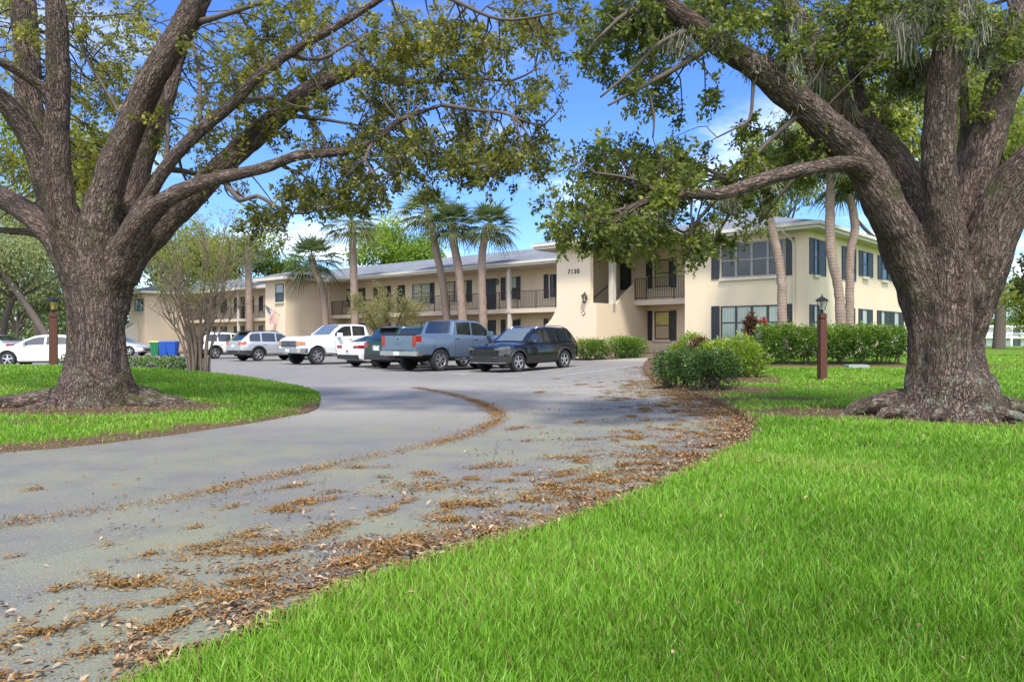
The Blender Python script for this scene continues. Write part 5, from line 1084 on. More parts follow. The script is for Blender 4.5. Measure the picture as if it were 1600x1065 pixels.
# ------------------------------------------------------------------ vehicles
def paint(name, col, metal=.35, rough=.28):
    m = NT(name); m.set(m.mix(m.noise(2.5, detail=3), tuple(c * .95 for c in col), tuple(c * 1.04 for c in col)), rough, metal, .5, 1.0); return m.mat
M_CG = NT('car_glass').set((.012, .016, .017), .03, 0, .8, 1.0).mat
M_CGP = NT('car_glass_pale').set((.10, .125, .12), .04, 0, .9, 1.0).mat
M_TYRE = simple('tyre_rubber', (.016, .016, .017), .85, var=.3)
M_RIM = NT('rim_alloy').set((.55, .55, .56), .3, .85).mat
M_RIMD = NT('rim_dark').set((.02, .02, .021), .5).mat
M_BLK = simple('black_plastic', (.018, .018, .019), .55, var=.2)
M_UND = simple('underbody', (.008, .008, .008), .9)
M_CHR = NT('chrome').set((.62, .62, .63), .18, .95).mat
M_TAIL = NT('tail_lens').set((.28, .008, .010), .12, 0, .6, 1.0).mat
M_TAILP = NT('tail_lens_pale').set((.45, .13, .09), .12, 0, .6, 1.0).mat
M_HEAD = NT('head_lens').set((.42, .43, .43), .1, .2, .8, 1.0).mat
M_HEADD = NT('head_lens_dark').set((.16, .165, .17), .1, .2, .8, 1.0).mat
M_EMB = NT('emblem_blue').set((.015, .025, .07), .3).mat
M_AMB = NT('amber_lens').set((.42, .20, .12), .12, 0, .6, 1.0).mat
M_PLATE = simple('plate', (.62, .62, .58), .5, var=.1)
M_PLATEI = simple('plate_ink', (.30, .12, .06), .6)
M_GAP = NT('panel_gap').set((.004, .004, .004), .9).mat
def interp(tab, x): return float(np.interp(x, [a for a, b in tab], [b for a, b in tab]))
WHEELS = {}
def wheel_mesh(r, wd, ns, style):
    k = (round(r, 3), ns, style)
    if k in WHEELS: return WHEELS[k]
    t = MB(); h = wd / 2; ri = r * .66
    t.lathe([(ri, -h * .9), (ri + .02, -h), (r - .035, -h), (r - .008, -h * .75), (r, -h * .4), (r, h * .4), (r - .008, h * .75), (r - .035, h), (ri + .02, h), (ri, h * .9), (ri * .96, h * .4), (ri * .96, -h * .4), (ri, -h * .9)], n=32, axis='y')
    for i in range(32):
        a = 2 * math.pi * i / 32; c = Vector((math.cos(a), 0, math.sin(a))); s_ = Vector((-math.sin(a), 0, math.cos(a))) * .016
        for y0, y1 in ((-h * .8, -.1 * h), (.1 * h, h * .8)): t.add([c * (r + .001) - s_ + Vector((0, y0, 0)), c * (r + .001) + s_ + Vector((0, y0, 0)), c * (r + .001) + s_ + Vector((0, y1, 0)), c * (r + .001) - s_ + Vector((0, y1, 0)), c * (r + .007) - s_ * .8 + Vector((0, y0, 0)), c * (r + .007) + s_ * .8 + Vector((0, y0, 0)), c * (r + .007) + s_ * .8 + Vector((0, y1, 0)), c * (r + .007) - s_ * .8 + Vector((0, y1, 0))], [(4, 5, 6, 7), (0, 1, 5, 4), (1, 2, 6, 5), (2, 3, 7, 6), (3, 0, 4, 7)])
    a1 = t.build('wheel', M_TYRE, smooth=True, angle=40)
    m = MB(); y = h * .8                       # outer side is +y
    m.cur = 1; m.lathe([(0.0, y - .07), (ri * .97, y - .07), (ri * .97, -h * .3)], n=24, axis='y'); m.cur = 0
    m.lathe([(ri * .97, y - .06), (ri * .985, y + .005), (ri * .93, y + .008), (ri * .88, y - .03)], n=32, axis='y')
    m.lathe([(ri * .26, y - .05), (ri * .22, y - .005), (0, y)], n=14, axis='y')
    for i in range(ns):
        offs = (0,) if style == 's' else (-.14, .14)
        for o_ in offs:
            a = 2 * math.pi * i / ns + .3; c = Vector((math.cos(a + o_), 0, math.sin(a + o_))); cb_ = Vector((math.cos(a + o_ * .5), 0, math.sin(a + o_ * .5))); s_ = Vector((-math.sin(a + o_), 0, math.cos(a + o_))); w0, w1 = (ri * .15, ri * .12) if style == 's' else (ri * .075, ri * .06)
            p = [cb_ * ri * .18 - s_ * w0, cb_ * ri * .18 + s_ * w0, c * ri * .93 + s_ * w1, c * ri * .93 - s_ * w1]
            m.hexa([q + Vector((0, y - .055, 0)) for q in p] + [q + Vector((0, y - .008 - (.01 if j > 1 else 0), 0)) for j, q in enumerate(p)])
    a2 = m.build('rim', [M_RIM, M_RIMD], smooth=True, angle=30)
    WHEELS[k] = (a1.data, a2.data); bpy.data.objects.remove(a1); bpy.data.objects.remove(a2); return WHEELS[k]
def car(name, label, cat, loc, yaw, pitch, sp, body, group=None):
    root = empty(name, loc, (0, -pitch, yaw)); tag(root, label, cat, group)
    Ln, hw = sp['L'] / 2, sp['hw']; af, ar, wr = sp['af'], sp['ar'], sp['wr']; Ra = wr + sp.get('gap', .07); zb = sp['sill']; top = sp['top']; sh = sp['sh']; A, B, C, D = sp['gh']
    bed = sp.get('bed'); tum = sp.get('tum', .26)
    tf, tr_ = sp.get('tf', .24), sp.get('tr', .16)
    def ph(x):                              # plan half-width
        h = hw
        d = Ln - x
        if d < .75: h *= 1 - tf * (1 - max(d, 0) / .75) ** 2.3
        d = x + Ln
        if d < .55: h *= 1 - tr_ * (1 - max(d, 0) / .55) ** 2.3
        return h
    xs = set([-Ln, -Ln + .02, -Ln + .06, Ln, Ln - .02, Ln - .06] + list(np.linspace(-Ln + .12, Ln - .12, 44)))
    for xa in (af, ar):
        for a in np.linspace(0, math.pi, 19): xs.add(xa + Ra * math.cos(a) * .9999)
        xs.add(xa - Ra - .002); xs.add(xa + Ra + .002)
    if bed: xs |= {bed[0], bed[0] - .004, bed[1], bed[1] + .004}
    xs = sorted(xs); rows = []
    for x in xs:
        h = ph(x); ztop = interp(top, x); zs = min(interp(sh, x), ztop); b = interp(sp['bot'], x) if 'bot' in sp else zb
        ed = 1.0
        dn = min(Ln - x, x + Ln)
        if dn < .06: ed = 1 - .10 * (1 - dn / .06) ** 2
        zlo = b
        for xa in (af, ar):
            if abs(x - xa) < Ra: zlo = max(zlo, wr + math.sqrt(Ra * Ra - (x - xa) ** 2))
        H = zs - b
        pts = [(0, b if zlo == b else zlo), (h * .90, zlo), (h * .975, max(zlo, b + .05)), (h * 1.0, max(zlo, b + .34 * H)), (h * 1.0, max(zlo + .004, b + .58 * H)), (h * .99, max(zlo + .008, b + .74 * H)), (h * .985, max(zlo + .01, b + .80 * H)), (h * .975, zs - .05), (h * .955, zs - .012), (h * .92, zs)]
        if bed and bed[0] <= x <= bed[1]: pts += [(h * .88, zs), (h * .86, bed[2]), (0, bed[2])]
        else: pts += [(h * .86, zs + (ztop - zs) * .35), (h * .55, zs + (ztop - zs) * .85), (0, ztop)]
        cz = (b + ztop) / 2
        pts = [(y, cz + (z - cz) * ed) for y, z in pts]
        rows.append([Vector((x, -y, z)) for y, z in pts][::-1][:-1] + [Vector((x, y, z)) for y, z in pts])
    m = MB(); m.grid([r[::-1] for r in rows])
    n = len(rows[0]); m.f.append(list(range(n))[::-1]); m.m.append(0); k = (len(rows) - 1) * n; m.f.append([k + i for i in range(n)]); m.m.append(0)
    # close the floor: rows run right-top .. right-bottom=centre? the loop is open on top only for beds
    m.build('body', body, root, smooth=True, angle=32)
    # greenhouse
    def zr(x):
        pts = [A, (A[0] + (B[0] - A[0]) * .55, A[1] + (B[1] - A[1]) * .60), (B[0] + .06, B[1] - .045), (B[0] - .12, B[1] - .008), ((B[0] + C[0]) / 2, max(B[1], C[1]) + sp.get('crown', .02)), (C[0] + .12, C[1] - .004), (C[0] - .02, C[1] - .03), D]
        return interp(sorted(pts), x)
    def gb(x): return ph(x) * .925
    def zbelt(x): return interp(sh, x) - .012
    def gy(x, z): return gb(x) - max(0, (z - zbelt(x))) * tum - .10 * max(0, z - zr(x) + .10) ** 1.2
    xg = sorted(set(list(np.linspace(D[0], A[0], 46)) + [B[0], C[0], B[0] + .06, C[0] - .02])); rows = []
    for x in xg:
        z0 = zbelt(x); z1 = max(zr(x), z0 + .004); H = z1 - z0; pts = []
        for s_ in (0, .3, .6, .85): z = z0 + (z1 - .05 if H > .1 else z1 - H * .5 - z0 + z0) * 0 + s_ * max(H - .05, H * .5); pts.append((gb(x) - (z - z0) * tum, z))
        zz_ = z0 + max(H - .05, H * .5); e = gb(x) - (zz_ - z0) * tum; pts += [(e, zz_), (e - .03, z1 - .012 if H > .05 else z1), (e - .10, z1), (e * .5, z1 + .012), (0, z1 + .016)]
        rows.append([Vector((x, -y, z)) for y, z in pts[:-1]] + [Vector((x, y, z)) for y, z in pts[::-1]])
    m = MB(); m.grid(rows); n = len(rows[0]); m.f.append(list(range(n))); m.m.append(0); k = (len(rows) - 1) * n; m.f.append([k + i for i in range(n)][::-1]); m.m.append(0)
    m.build('cabin', sp.get('roofmat', body), root, smooth=True, angle=32)
    # screens
    def screen(nm, a, b, mat, lo=.06, hi=.07, off=.012):
        a, b = Vector((a[0], 0, a[1])), Vector((b[0], 0, b[1])); d = (b - a); nrm = Vector((-d.z, 0, d.x)).normalized(); nrm = nrm if nrm.z > 0 else -nrm; rows = []
        for i in range(9):
            s_ = lo + (1 - lo - hi) * i / 8; p = a + d * s_; x = p.x; p = Vector((x, 0, zr(x))) + nrm * (off + .012)
            e = gb(min(max(x, D[0]), A[0])) - max(0, p.z - zbelt(x)) * tum - .085
            rows.append([Vector((p.x - abs(y / e) ** 2.5 * .03 * (1 if nrm.x > 0 else -1), y, p.z - .012 * abs(y / e) ** 2)) for y in np.linspace(-e, e, 11)])
        m = MB(); m.grid(rows); m.build(nm, mat, root, smooth=True)
    screen('windshield', A, B, sp.get('wsmat', M_CGP)); screen('rear_window', D, C, sp.get('rwmat', M_CG), .10, .10)
    # side glass
    for sd_ in (1, -1):
        for (x0, x1) in sp['win']:
            rows = []
            for i in range(13):
                x = x0 + (x1 - x0) * i / 12; zlo = zbelt(x) + .035; zhi = min(zr(x) - .085, sp.get('wtop', 9)); zhi = max(zhi, zlo + .002); r_ = []
                for j in range(5): z = zlo + (zhi - zlo) * j / 4; r_.append(Vector((x, sd_ * (gb(x) - (z - zbelt(x)) * tum + .005), z)))
                rows.append(r_ if sd_ > 0 else r_[::-1])
            m = MB(); m.grid(rows); m.build('side_window', M_CG, root, smooth=True)
        # door seams and handles
        m = MB()
        def seam(x, za, zbb, w_=.006):
            rows = []
            for j in range(9):
                z = za + (zbb - za) * j / 8; y = side_y(x, z) + .003; rows.append([Vector((x - w_, sd_ * y, z)), Vector((x + w_, sd_ * y, z))])
            m.grid(rows if sd_ < 0 else [r[::-1] for r in rows])
        def side_y(x, z):
            h = ph(x); b = interp(sp['bot'], x) if 'bot' in sp else zb; zs = min(interp(sh, x), interp(top, x)); H = zs - b
            return float(np.interp(z, [b, b + .05, b + .34 * H, b + .58 * H, b + .74 * H, b + .80 * H, zs - .05, zs - .012, zs], [h * .9, h * .975, h, h, h * .99, h * .985, h * .975, h * .955, h * .92]))
        for x in sp['seams']: seam(x, zb + .12, interp(sh, x) - .03)
        for x0, x1 in zip(sp['seams'][:-1], sp['seams'][1:]):
            rows = [[Vector((x, sd_ * (side_y(x, z) + .003), z)) for z in (zb + .112, zb + .122)] for x in np.linspace(x0, x1, 12)]; m.grid(rows if sd_ > 0 else [r[::-1] for r in rows])
        m.build('door_seam', M_GAP, root)
        for x in sp['handles']:
            z = interp(sh, x) - .13; y = side_y(x, z); MB().box(x - .10, x + .10, min(sd_ * y, sd_ * (y + .035)), max(sd_ * y, sd_ * (y + .035)), z - .016, z + .016).build('door_handle', sp.get('hmat', body), root, bevel=.01)
        # mirror
        xm = A[0] - sp.get('mx', .42); zm = zbelt(xm) + .10; y = gb(xm); q = MB(); ml = sp.get('ms', 1.0)
        q.hexa([(xm - .07 * ml, sd_ * (y + .06), zm - .08 * ml), (xm + .06 * ml, sd_ * (y + .06), zm - .08 * ml), (xm + .04 * ml, sd_ * (y + .25 * ml), zm - .06 * ml), (xm - .07 * ml, sd_ * (y + .25 * ml), zm - .06 * ml), (xm - .07 * ml, sd_ * (y + .06), zm + .09 * ml), (xm + .05 * ml, sd_ * (y + .06), zm + .09 * ml), (xm + .03 * ml, sd_ * (y + .24 * ml), zm + .07 * ml), (xm - .07 * ml, sd_ * (y + .24 * ml), zm + .08 * ml)])
        q.box(xm - .03, xm + .03, min(sd_ * (y - .03), sd_ * (y + .08)), max(sd_ * (y - .03), sd_ * (y + .08)), zm - .09, zm - .045); q.build('mirror', sp.get('mirmat', body), root, bevel=.02)
        # arch trim and rocker
        if sp.get('clad'):
            m = MB()
            for xa in (af, ar):
                rows = []
                for a in np.linspace(-.12, math.pi + .12, 25):
                    r_ = []
                    for rr_, o_ in ((Ra - .012, -.04), (Ra - .012, .018), (Ra + .045, .018), (Ra + .06, .0)):
                        x = xa + rr_ * math.cos(a); z = max(wr + rr_ * math.sin(a), .2); r_.append(Vector((x, sd_ * (side_y(x, min(z, interp(sh, x) - .06)) + o_), z)))
                    rows.append(r_)
                m.grid(rows if sd_ > 0 else [r[::-1] for r in rows])
            x0, x1 = ar + Ra + .05, af - Ra - .05; rows = [[Vector((x, sd_ * (side_y(x, max(z, zb)) + o_), z)) for z, o_ in ((zb - .01, -.05), (zb - .005, .015), (zb + .10, .018), (zb + .115, .0))] for x in np.linspace(x0, x1, 14)]
            m.grid([r[::-1] for r in rows] if sd_ > 0 else rows); m.build('cladding', sp['clad'], root, smooth=True, angle=40)
    m = MB().box(-Ln + .35, Ln - .35, -hw * .62, hw * .62, zb - .04, zb + .25)
    for xa in (af, ar): m.tube([(xa, -hw * .8, wr), (xa, hw * .8, wr)], .05, 8)
    m.build('underbody', M_UND, root)
    # bands that follow the nose or the tail
    def band(nm, end, y0, y1, z0, z1, mat, off=.014, back=None, zt=None, both=True):
        """from y0 out to y1 on the end face; with 'back' it turns the corner and runs that far along the side"""
        sg = 1 if end == 'f' else -1; hc = ph(sg * Ln)
        for sd_ in ((1, -1) if both else (1,)):
            path = []; ys = np.linspace(y0, min(y1, hc), 6)
            for y in ys: path.append((sg * (Ln + off), sd_ * y))
            if back:
                for s_ in np.linspace(.02, back, 10): x = sg * (Ln - s_); path.append((x + sg * off * .4, sd_ * (ph(x) * sp.get('bk', .985) + off)))
            rows = []
            for i, (x, y) in enumerate(path):
                f = i / (len(path) - 1); a_, b_ = z0, z1
                if zt: a_, b_ = z0 + zt[0] * f, z1 + zt[1] * f
                inn = (x - sg * .06 if i < 6 else x, y if i < 6 else y - sd_ * .06)
                rows.append([Vector((inn[0], inn[1], a_)), Vector((x, y, a_ + .008)), Vector((x, y, b_ - .008)), Vector((inn[0], inn[1], b_))])
            m = MB(); m.grid(rows if sg * sd_ > 0 else [r[::-1] for r in rows]); n4 = len(rows)
            m.f.append([0, 1, 2, 3] if sg * sd_ < 0 else [3, 2, 1, 0]); m.f.append([(n4 - 1) * 4 + i for i in ((3, 2, 1, 0) if sg * sd_ < 0 else (0, 1, 2, 3))]); m.m += [0, 0]
            m.build(nm, mat, root, smooth=True, angle=30)
    for it in sp['bands']: band(*it[:7], **(it[7] if len(it) > 7 else {}))
    for it in sp.get('boxes', []):
        nm, x0, x1, y0, y1, z0, z1, mat = it[:8]; MB().box(x0, x1, y0, y1, z0, z1).build(nm, mat, root, bevel=it[8] if len(it) > 8 else .008)
    if sp.get('rails'):
        x0, x1, mat = sp['rails']
        for sd_ in (1, -1):
            pts = []
            for i in range(9):
                x = x0 + (x1 - x0) * i / 8; y = gb(x) - (zr(x) - zbelt(x)) * tum - .07; pts.append(Vector((x, sd_ * y, zr(x) + (.045 if 0 < i < 8 else .0))))
            m = MB(); m.tube(pts, .018, 6); m.build('roof_rail', mat, root, smooth=True)
    # wheels
    wm, rmm = wheel_mesh(wr, sp.get('tw', .225), sp.get('spokes', 5), sp.get('style', 's'))
    for xa in (af, ar):
        for sd_ in (1, -1):
            o = bpy.data.objects.new('wheel', wm); COL.objects.link(o); o.parent = root; o.location = (xa, sd_ * (hw - sp.get('tw', .225) / 2 - .015), wr); o.rotation_euler = (0, 0, 0 if sd_ > 0 else math.pi)
            r_ = bpy.data.objects.new('rim', rmm); COL.objects.link(r_); r_.parent = o
    return root
YIN = math.atan2(VV[1], VV[0]); YOUT = YIN + math.pi
def suv(L_, hw, H, **kw):
    n = L_ / 2; s = H / 1.68
    d = dict(L=L_, hw=hw, af=n - .90, ar=-n + 1.02, wr=.365, sill=.30, top=[(-n, 1.0 * s), (-n + .12, 1.06 * s), (-n + .4, 1.12 * s), (n - 1.36, 1.10 * s), (n - .8, 1.06 * s), (n - .12, .97 * s), (n, .90 * s)],
             sh=[(-n, .97 * s), (-n + .5, 1.07 * s), (n - 1.5, 1.02 * s), (n - .7, .98 * s), (n, .84 * s)], bot=[(-n, .42), (-n + .35, .34), (-n + .9, .30), (n - .9, .30), (n - .3, .30), (n, .36)],
             gh=((n - 1.30, 1.08 * s), (n - 2.06, 1.615 * s), (-n + .66, 1.60 * s), (-n + .10, 1.09 * s)), win=[(n - 1.52, n - 2.36), (n - 2.44, n - 3.26), (n - 3.35, -n + .52)], seams=[n - 1.50, n - 2.40, n - 3.32], handles=[n - 2.22, n - 3.14], rails=(n - 2.2, -n + .75, M_CHR), bands=[], boxes=[], clad=M_BLK)
    d.update(kw); return d
def suv_rear(d, tail, platec=None):
    n = d['L'] / 2
    d['bands'] += [('bumper', 'r', 0, .9, .36, .60, M_BLK, dict(back=.55, off=.02)), ('taillight', 'r', d['hw'] * .56, .9, .88, 1.04, tail, dict(back=.30, zt=(.02, .05))), ('reflector', 'r', .55, .75, .50, .55, tail, dict(off=.03))]
    d['boxes'] += [('licence_plate', -n - .03, -n - .012, -.16, .16, .74, .89, M_PLATE), ('spoiler', -n + .42, -n + .72, -d['hw'] * .62, d['hw'] * .62, d['gh'][2][1] - .015, d['gh'][2][1] + .03, M_BLK, .012), ('wiper', -n + .10, -n + .14, -.3, .25, d['gh'][3][1] + .04, d['gh'][3][1] + .06, M_BLK)]
    return d
def suv_front(d):
    n = d['L'] / 2
    d['bands'] += [('grille', 'f', 0, .60, .66, .84, M_BLK, dict(off=.018)), ('headlight', 'f', .52, .9, .80, .88, M_HEADD, dict(back=.42, zt=(.05, .07))), ('bumper', 'f', 0, .9, .36, .60, M_BLK, dict(back=.5, off=.02)), ('fog_light', 'f', .54, .68, .53, .57, M_HEADD, dict(off=.035)), ('bumper_lip', 'f', 0, .9, .34, .375, M_CHR, dict(back=.25, off=.035))]
    for i in range(7): y = -.48 + i * .16; d['boxes'].append(('grille_slot', n + .016, n + .028, y - .05, y + .05, .69, .81, M_UND))
    return d
def pick():
    n = 2.95
    return dict(L=5.9, hw=1.0, af=n - .95, ar=-n + 1.25, wr=.41, gap=.09, tw=.27, sill=.52, top=[(-n, 1.36), (-1.02, 1.40), (1.1, 1.40), (2.1, 1.385), (2.8, 1.33), (n, 1.23)], sh=[(-n, 1.36), (-1.02, 1.37), (.9, 1.31), (2.0, 1.29), (2.8, 1.24), (n, 1.14)],
                bot=[(-n, .66), (-n + .5, .60), (-1.0, .50), (1.6, .50), (2.6, .50), (n, .55)], gh=((1.22, 1.37), (.48, 1.93), (-.86, 1.93), (-1.06, 1.38)), tum=.20, tf=.14, tr=.015, bed=(-n + .08, -1.12, .85),
                win=[(.98, .02), (-.06, -.80)], seams=[1.0, -.02, -.98], handles=[.14, -.86], bands=[], boxes=[], mx=.36, ms=1.35, spokes=6, style='d', rwmat=M_CG, hmat=M_CHR)
def pick_full(d, body):
    n = 2.95
    d['bands'] += [('bumper', 'r', 0, .97, .58, .76, M_CHR, dict(back=.30, off=.10)), ('taillight', 'r', .80, .99, .93, 1.33, M_TAIL, dict(back=.27, off=.012)), ('grille', 'f', 0, .62, .82, 1.12, M_BLK, dict(off=.03)), ('headlight', 'f', .60, .95, .88, 1.11, M_AMB, dict(back=.30, off=.025, zt=(.03, -.02))), ('bumper', 'f', 0, .95, .56, .78, M_CHR, dict(back=.40, off=.08))]
    d['boxes'] += [('tailgate', -n - .016, -n - .004, -.79, .79, .80, 1.335, body, .006), ('tailgate_cap', -n - .02, -n + .07, -.95, .95, 1.352, 1.385, M_BLK), ('emblem_ring', -n - .026, -n - .016, -.115, .115, 1.165, 1.255, M_CHR, .04), ('emblem', -n - .030, -n - .0265, -.09, .09, 1.182, 1.238, M_EMB, .02), ('emblem', n + .052, n + .064, -.12, .12, .925, 1.015, M_EMB, .03), ('tailgate_handle', -n - .028, -n - .017, -.16, .16, 1.02, 1.10, body), ('licence_plate', -n - .118, -n - .105, -.16, .16, .60, .74, M_PLATE), ('licence_plate', n + .085, n + .10, -.16, .16, .60, .73, M_PLATE),
                   ('grille_bar', n + .03, n + .05, -.58, .58, .955, .985, M_CHR), ('grille_bar', n + .03, n + .05, -.58, .58, .885, .91, M_CHR), ('grille_bar', n + .03, n + .05, -.58, .58, 1.03, 1.055, M_CHR), ('bumper_step', -n - .11, -n - .02, -.30, .30, .765, .78, M_BLK), ('brake_light', -.93, -.90, -.14, .14, 1.925, 1.955, M_TAIL),
                   ('bed_wall', -1.13, -1.10, -.9, .9, .86, 1.40, body), ('side_step', -.9, 1.2, -1.02, -.88, .40, .46, M_CHR), ('side_step', -.9, 1.2, .88, 1.02, .40, .46, M_CHR)]
    return d
def sedan(L_=4.63, hw=.89, H=1.44):
    n = L_ / 2; s = H / 1.44
    return dict(L=L_, hw=hw, af=n - .92, ar=-n + 1.0, wr=.33, sill=.22, top=[(-n, .92 * s), (-n + .1, 1.02 * s), (-n + .6, 1.06 * s), (n - 1.35, .98 * s), (n - .8, .92 * s), (n - .12, .74 * s), (n, .66 * s)], sh=[(-n, .88 * s), (-n + .6, .98 * s), (n - 1.5, .91 * s), (n - .7, .84 * s), (n, .60 * s)],
                bot=[(-n, .36), (-n + .4, .24), (n - .3, .22), (n, .28)], gh=((n - 1.15, .95 * s), (n - 2.0, 1.385 * s), (-n + 1.45, 1.385 * s), (-n + .55, 1.04 * s)), win=[(n - 1.52, n - 2.36), (n - 2.44, n - 3.35)], seams=[n - 1.45, n - 2.4, n - 3.3], handles=[n - 2.24, n - 3.2], boxes=[], tw=.2, tum=.34,
                bands=[('taillight', 'r', .40, .9, .80, .93, M_TAIL, dict(back=.26, zt=(.01, .02))), ('bumper', 'r', .0, .9, .34, .54, M_BLK, dict(off=.016)), ('headlight', 'f', .45, .9, .54, .63, M_HEAD, dict(back=.50, zt=(.09, .12))), ('grille', 'f', 0, .45, .36, .52, M_BLK, dict(off=.016)), ('bumper', 'f', 0, .9, .26, .32, M_BLK, dict(back=.3))])
CG = 'vehicles parked in the stalls in front of the wing'
def park(name, label, cat, t, w0, out, spec, body, zoff=0.0, group=CG):
    """w0: plane of the vehicle's end nearest the road"""
    Lh = spec['L'] / 2; wc = w0 + Lh; p = BL(t, wc); s_ = 1 if out else -1
    a_ = BL(t, wc - s_ * spec['af']) if out else BL(t, wc + spec['af']); b_ = BL(t, wc - s_ * spec['ar']) if out else BL(t, wc + spec['ar'])
    za, zb = float(g0(a_.x, a_.y)), float(g0(b_.x, b_.y)); wb = spec['af'] - spec['ar']
    fz = zb + (za - zb) * (-spec['ar']) / wb
    return car(name, label, cat, (p.x, p.y, fz + .008), YOUT if out else YIN, math.atan2(za - zb, wb), spec, body, group)
P_BLACK = paint('black_paint', (.006, .006, .007), .3, .16); P_BLUE = paint('grey_blue_paint', (.130, .180, .245), .4); P_WHITE = paint('white_car_paint', (.74, .74, .73), .1); P_SILV = paint('silver_paint', (.50, .51, .52), .5); P_GREEN = paint('dark_green_paint', (.010, .050, .034), .4); P_CREAM = paint('cream_car_paint', (.66, .66, .60), .1); P_SKY = paint('blue_silver_paint', (.40, .44, .52), .5); P_LSILV = paint('light_silver_paint', (.62, .62, .62), .4)
d = suv_front(suv(4.62, .93, 1.68, rails=(.15, -1.6, M_CHR), tf=.2)); park('black_suv', 'black compact suv facing the road at the right end of the parked row', 'car', 7.55, -11.0, True, d, P_BLACK)
park('pickup_truck', 'grey-blue crew cab pickup seen from behind, between the green and black cars', 'pickup truck', 10.45, -12.6, False, pick_full(pick(), P_BLUE), P_BLUE)
d = suv_rear(suv(4.95, .96, 1.74, wr=.38), M_TAIL); d['clad'] = M_BLK; d['rails'] = (.3, -1.7, M_CHR)
gs = park('green_suv', 'dark green suv with white lettering stickers on its tail', 'car', 13.05, -11.6, False, d, P_GREEN)
n = 4.95 / 2; m = MB()
for r_ in range(2):
    for c_ in range(4):
        y = .20 - c_ * .12; z = .86 - r_ * .12; m.box(-n - .018, -n - .012, y - .045, y - .02, z, z + .09); m.box(-n - .018, -n - .012, y - .02, y + .03, z + (.07 if (c_ + r_) % 2 else .0), z + (.09 if (c_ + r_) % 2 else .02)); m.box(-n - .018, -n - .012, y + .03, y + .045, z + (.0 if c_ % 2 else .04), z + .09)
m.build('sticker', M_PLATE, gs)
d = sedan(); d['boxes'] += [('licence_plate', -d['L'] / 2 - .03, -d['L'] / 2 - .012, -.16, .16, .62, .77, M_PLATE), ('plate_mark', -d['L'] / 2 - .034, -d['L'] / 2 - .031, -.09, .09, .65, .74, M_PLATEI)]
park('white_sedan', 'white sedan with red tail lights between the white pickup and green suv', 'car', 15.55, -11.2, False, d, P_WHITE)
d = pick_full(pick(), P_WHITE); d['rwmat'] = M_CG; park('pickup_truck', 'white crew cab pickup facing the road with amber headlights', 'pickup truck', 20.35, -11.1, True, d, P_WHITE)
d = suv_rear(suv(4.52, .92, 1.68, rails=(.15, -1.5, M_BLK)), M_TAILP); park('silver_suv', 'silver suv seen from behind left of the white pickup', 'car', 27.7, -10.0, False, d, P_SILV)
d = suv_rear(suv(4.5, .92, 1.66), M_TAIL); park('white_suv', 'cream white suv half hidden behind the crape myrtle stems', 'car', 34.2, -9.2, False, d, P_CREAM)
def putcar(name, label, px, Y, yaw, spec, body, gz=0): car(name, label, 'car', ((px - 800) / F * Y, Y, gz + .008), R(yaw), 0, spec, body, 'cars parked at the far left')
putcar('white_sedan', 'white sedan facing left behind the left lamp post', 80, 34, 188, sedan(), P_WHITE)
putcar('blue_sedan', 'blue-silver sedan at the left edge behind the white sedan', -22, 44, 170, sedan(4.8, .91, 1.5), P_SKY)
putcar('silver_sedan', 'pale silver sedan beside the green bin, front peeking past the oak trunk', 184, 56.5, -4, sedan(), P_LSILV)
# ------------------------------------------------------------------ wheelie bins
BINC = {'green': simple('green_plastic', (.010, .16, .07), .45), 'blue': simple('blue_plastic', (.012, .075, .36), .45), 'lime': simple('lime_plastic', (.42, .50, .05), .5)}
def wheelie(px, Y, c, lid, label):
    x = (px - 800) / F * Y; r_ = empty('wheelie_bin', (x, Y, float(g0(x, Y)) + .006), (0, 0, R(random.uniform(-8, 8)))); tag(r_, label, 'bin', 'wheelie bins beside the silver sedan')
    m = MB().hexa([(-.24, -.26, .06), (.24, -.26, .06), (.24, .26, .06), (-.24, .26, .06), (-.31, -.36, .98), (.31, -.36, .98), (.31, .36, .98), (-.31, .36, .98)]); m.box(-.33, .33, -.38, .38, .93, .985)
    for i in (-1, 1): m.hexa([(i * .13 - .03, -.30, .2), (i * .13 + .03, -.30, .2), (i * .13 + .03, -.26, .2), (i * .13 - .03, -.26, .2), (i * .15 - .03, -.372, .9), (i * .15 + .03, -.372, .9), (i * .15 + .03, -.33, .9), (i * .15 - .03, -.33, .9)])
    m.build('bin_body', BINC[c], r_, bevel=.02)
    m = MB().hexa([(-.33, -.40, .99), (.33, -.40, .99), (.33, .38, .99), (-.33, .38, .99), (-.28, -.33, 1.06), (.28, -.33, 1.06), (.28, .33, 1.08), (-.28, .33, 1.08)]); m.build('lid', BINC[lid], r_, bevel=.015)
    MB().tube([(-.26, .44, .95), (.26, .44, .95)], .018, 6).build('handle', BINC[c], r_)
    for s_ in (-1, 1): MB().tube([(s_ * .30, .30, .12), (s_ * .24, .30, .12)], .12, 14).build('wheel', M_TYRE, r_)
wheelie(243.5, 54.5, 'green', 'lime', 'green wheelie bin with lime lid beside the silver sedan'); wheelie(257, 54.2, 'blue', 'blue', 'blue wheelie bin standing next to the green one'); wheelie(270.5, 53.8, 'blue', 'blue', 'blue wheelie bin farthest from the green one, by the bush')
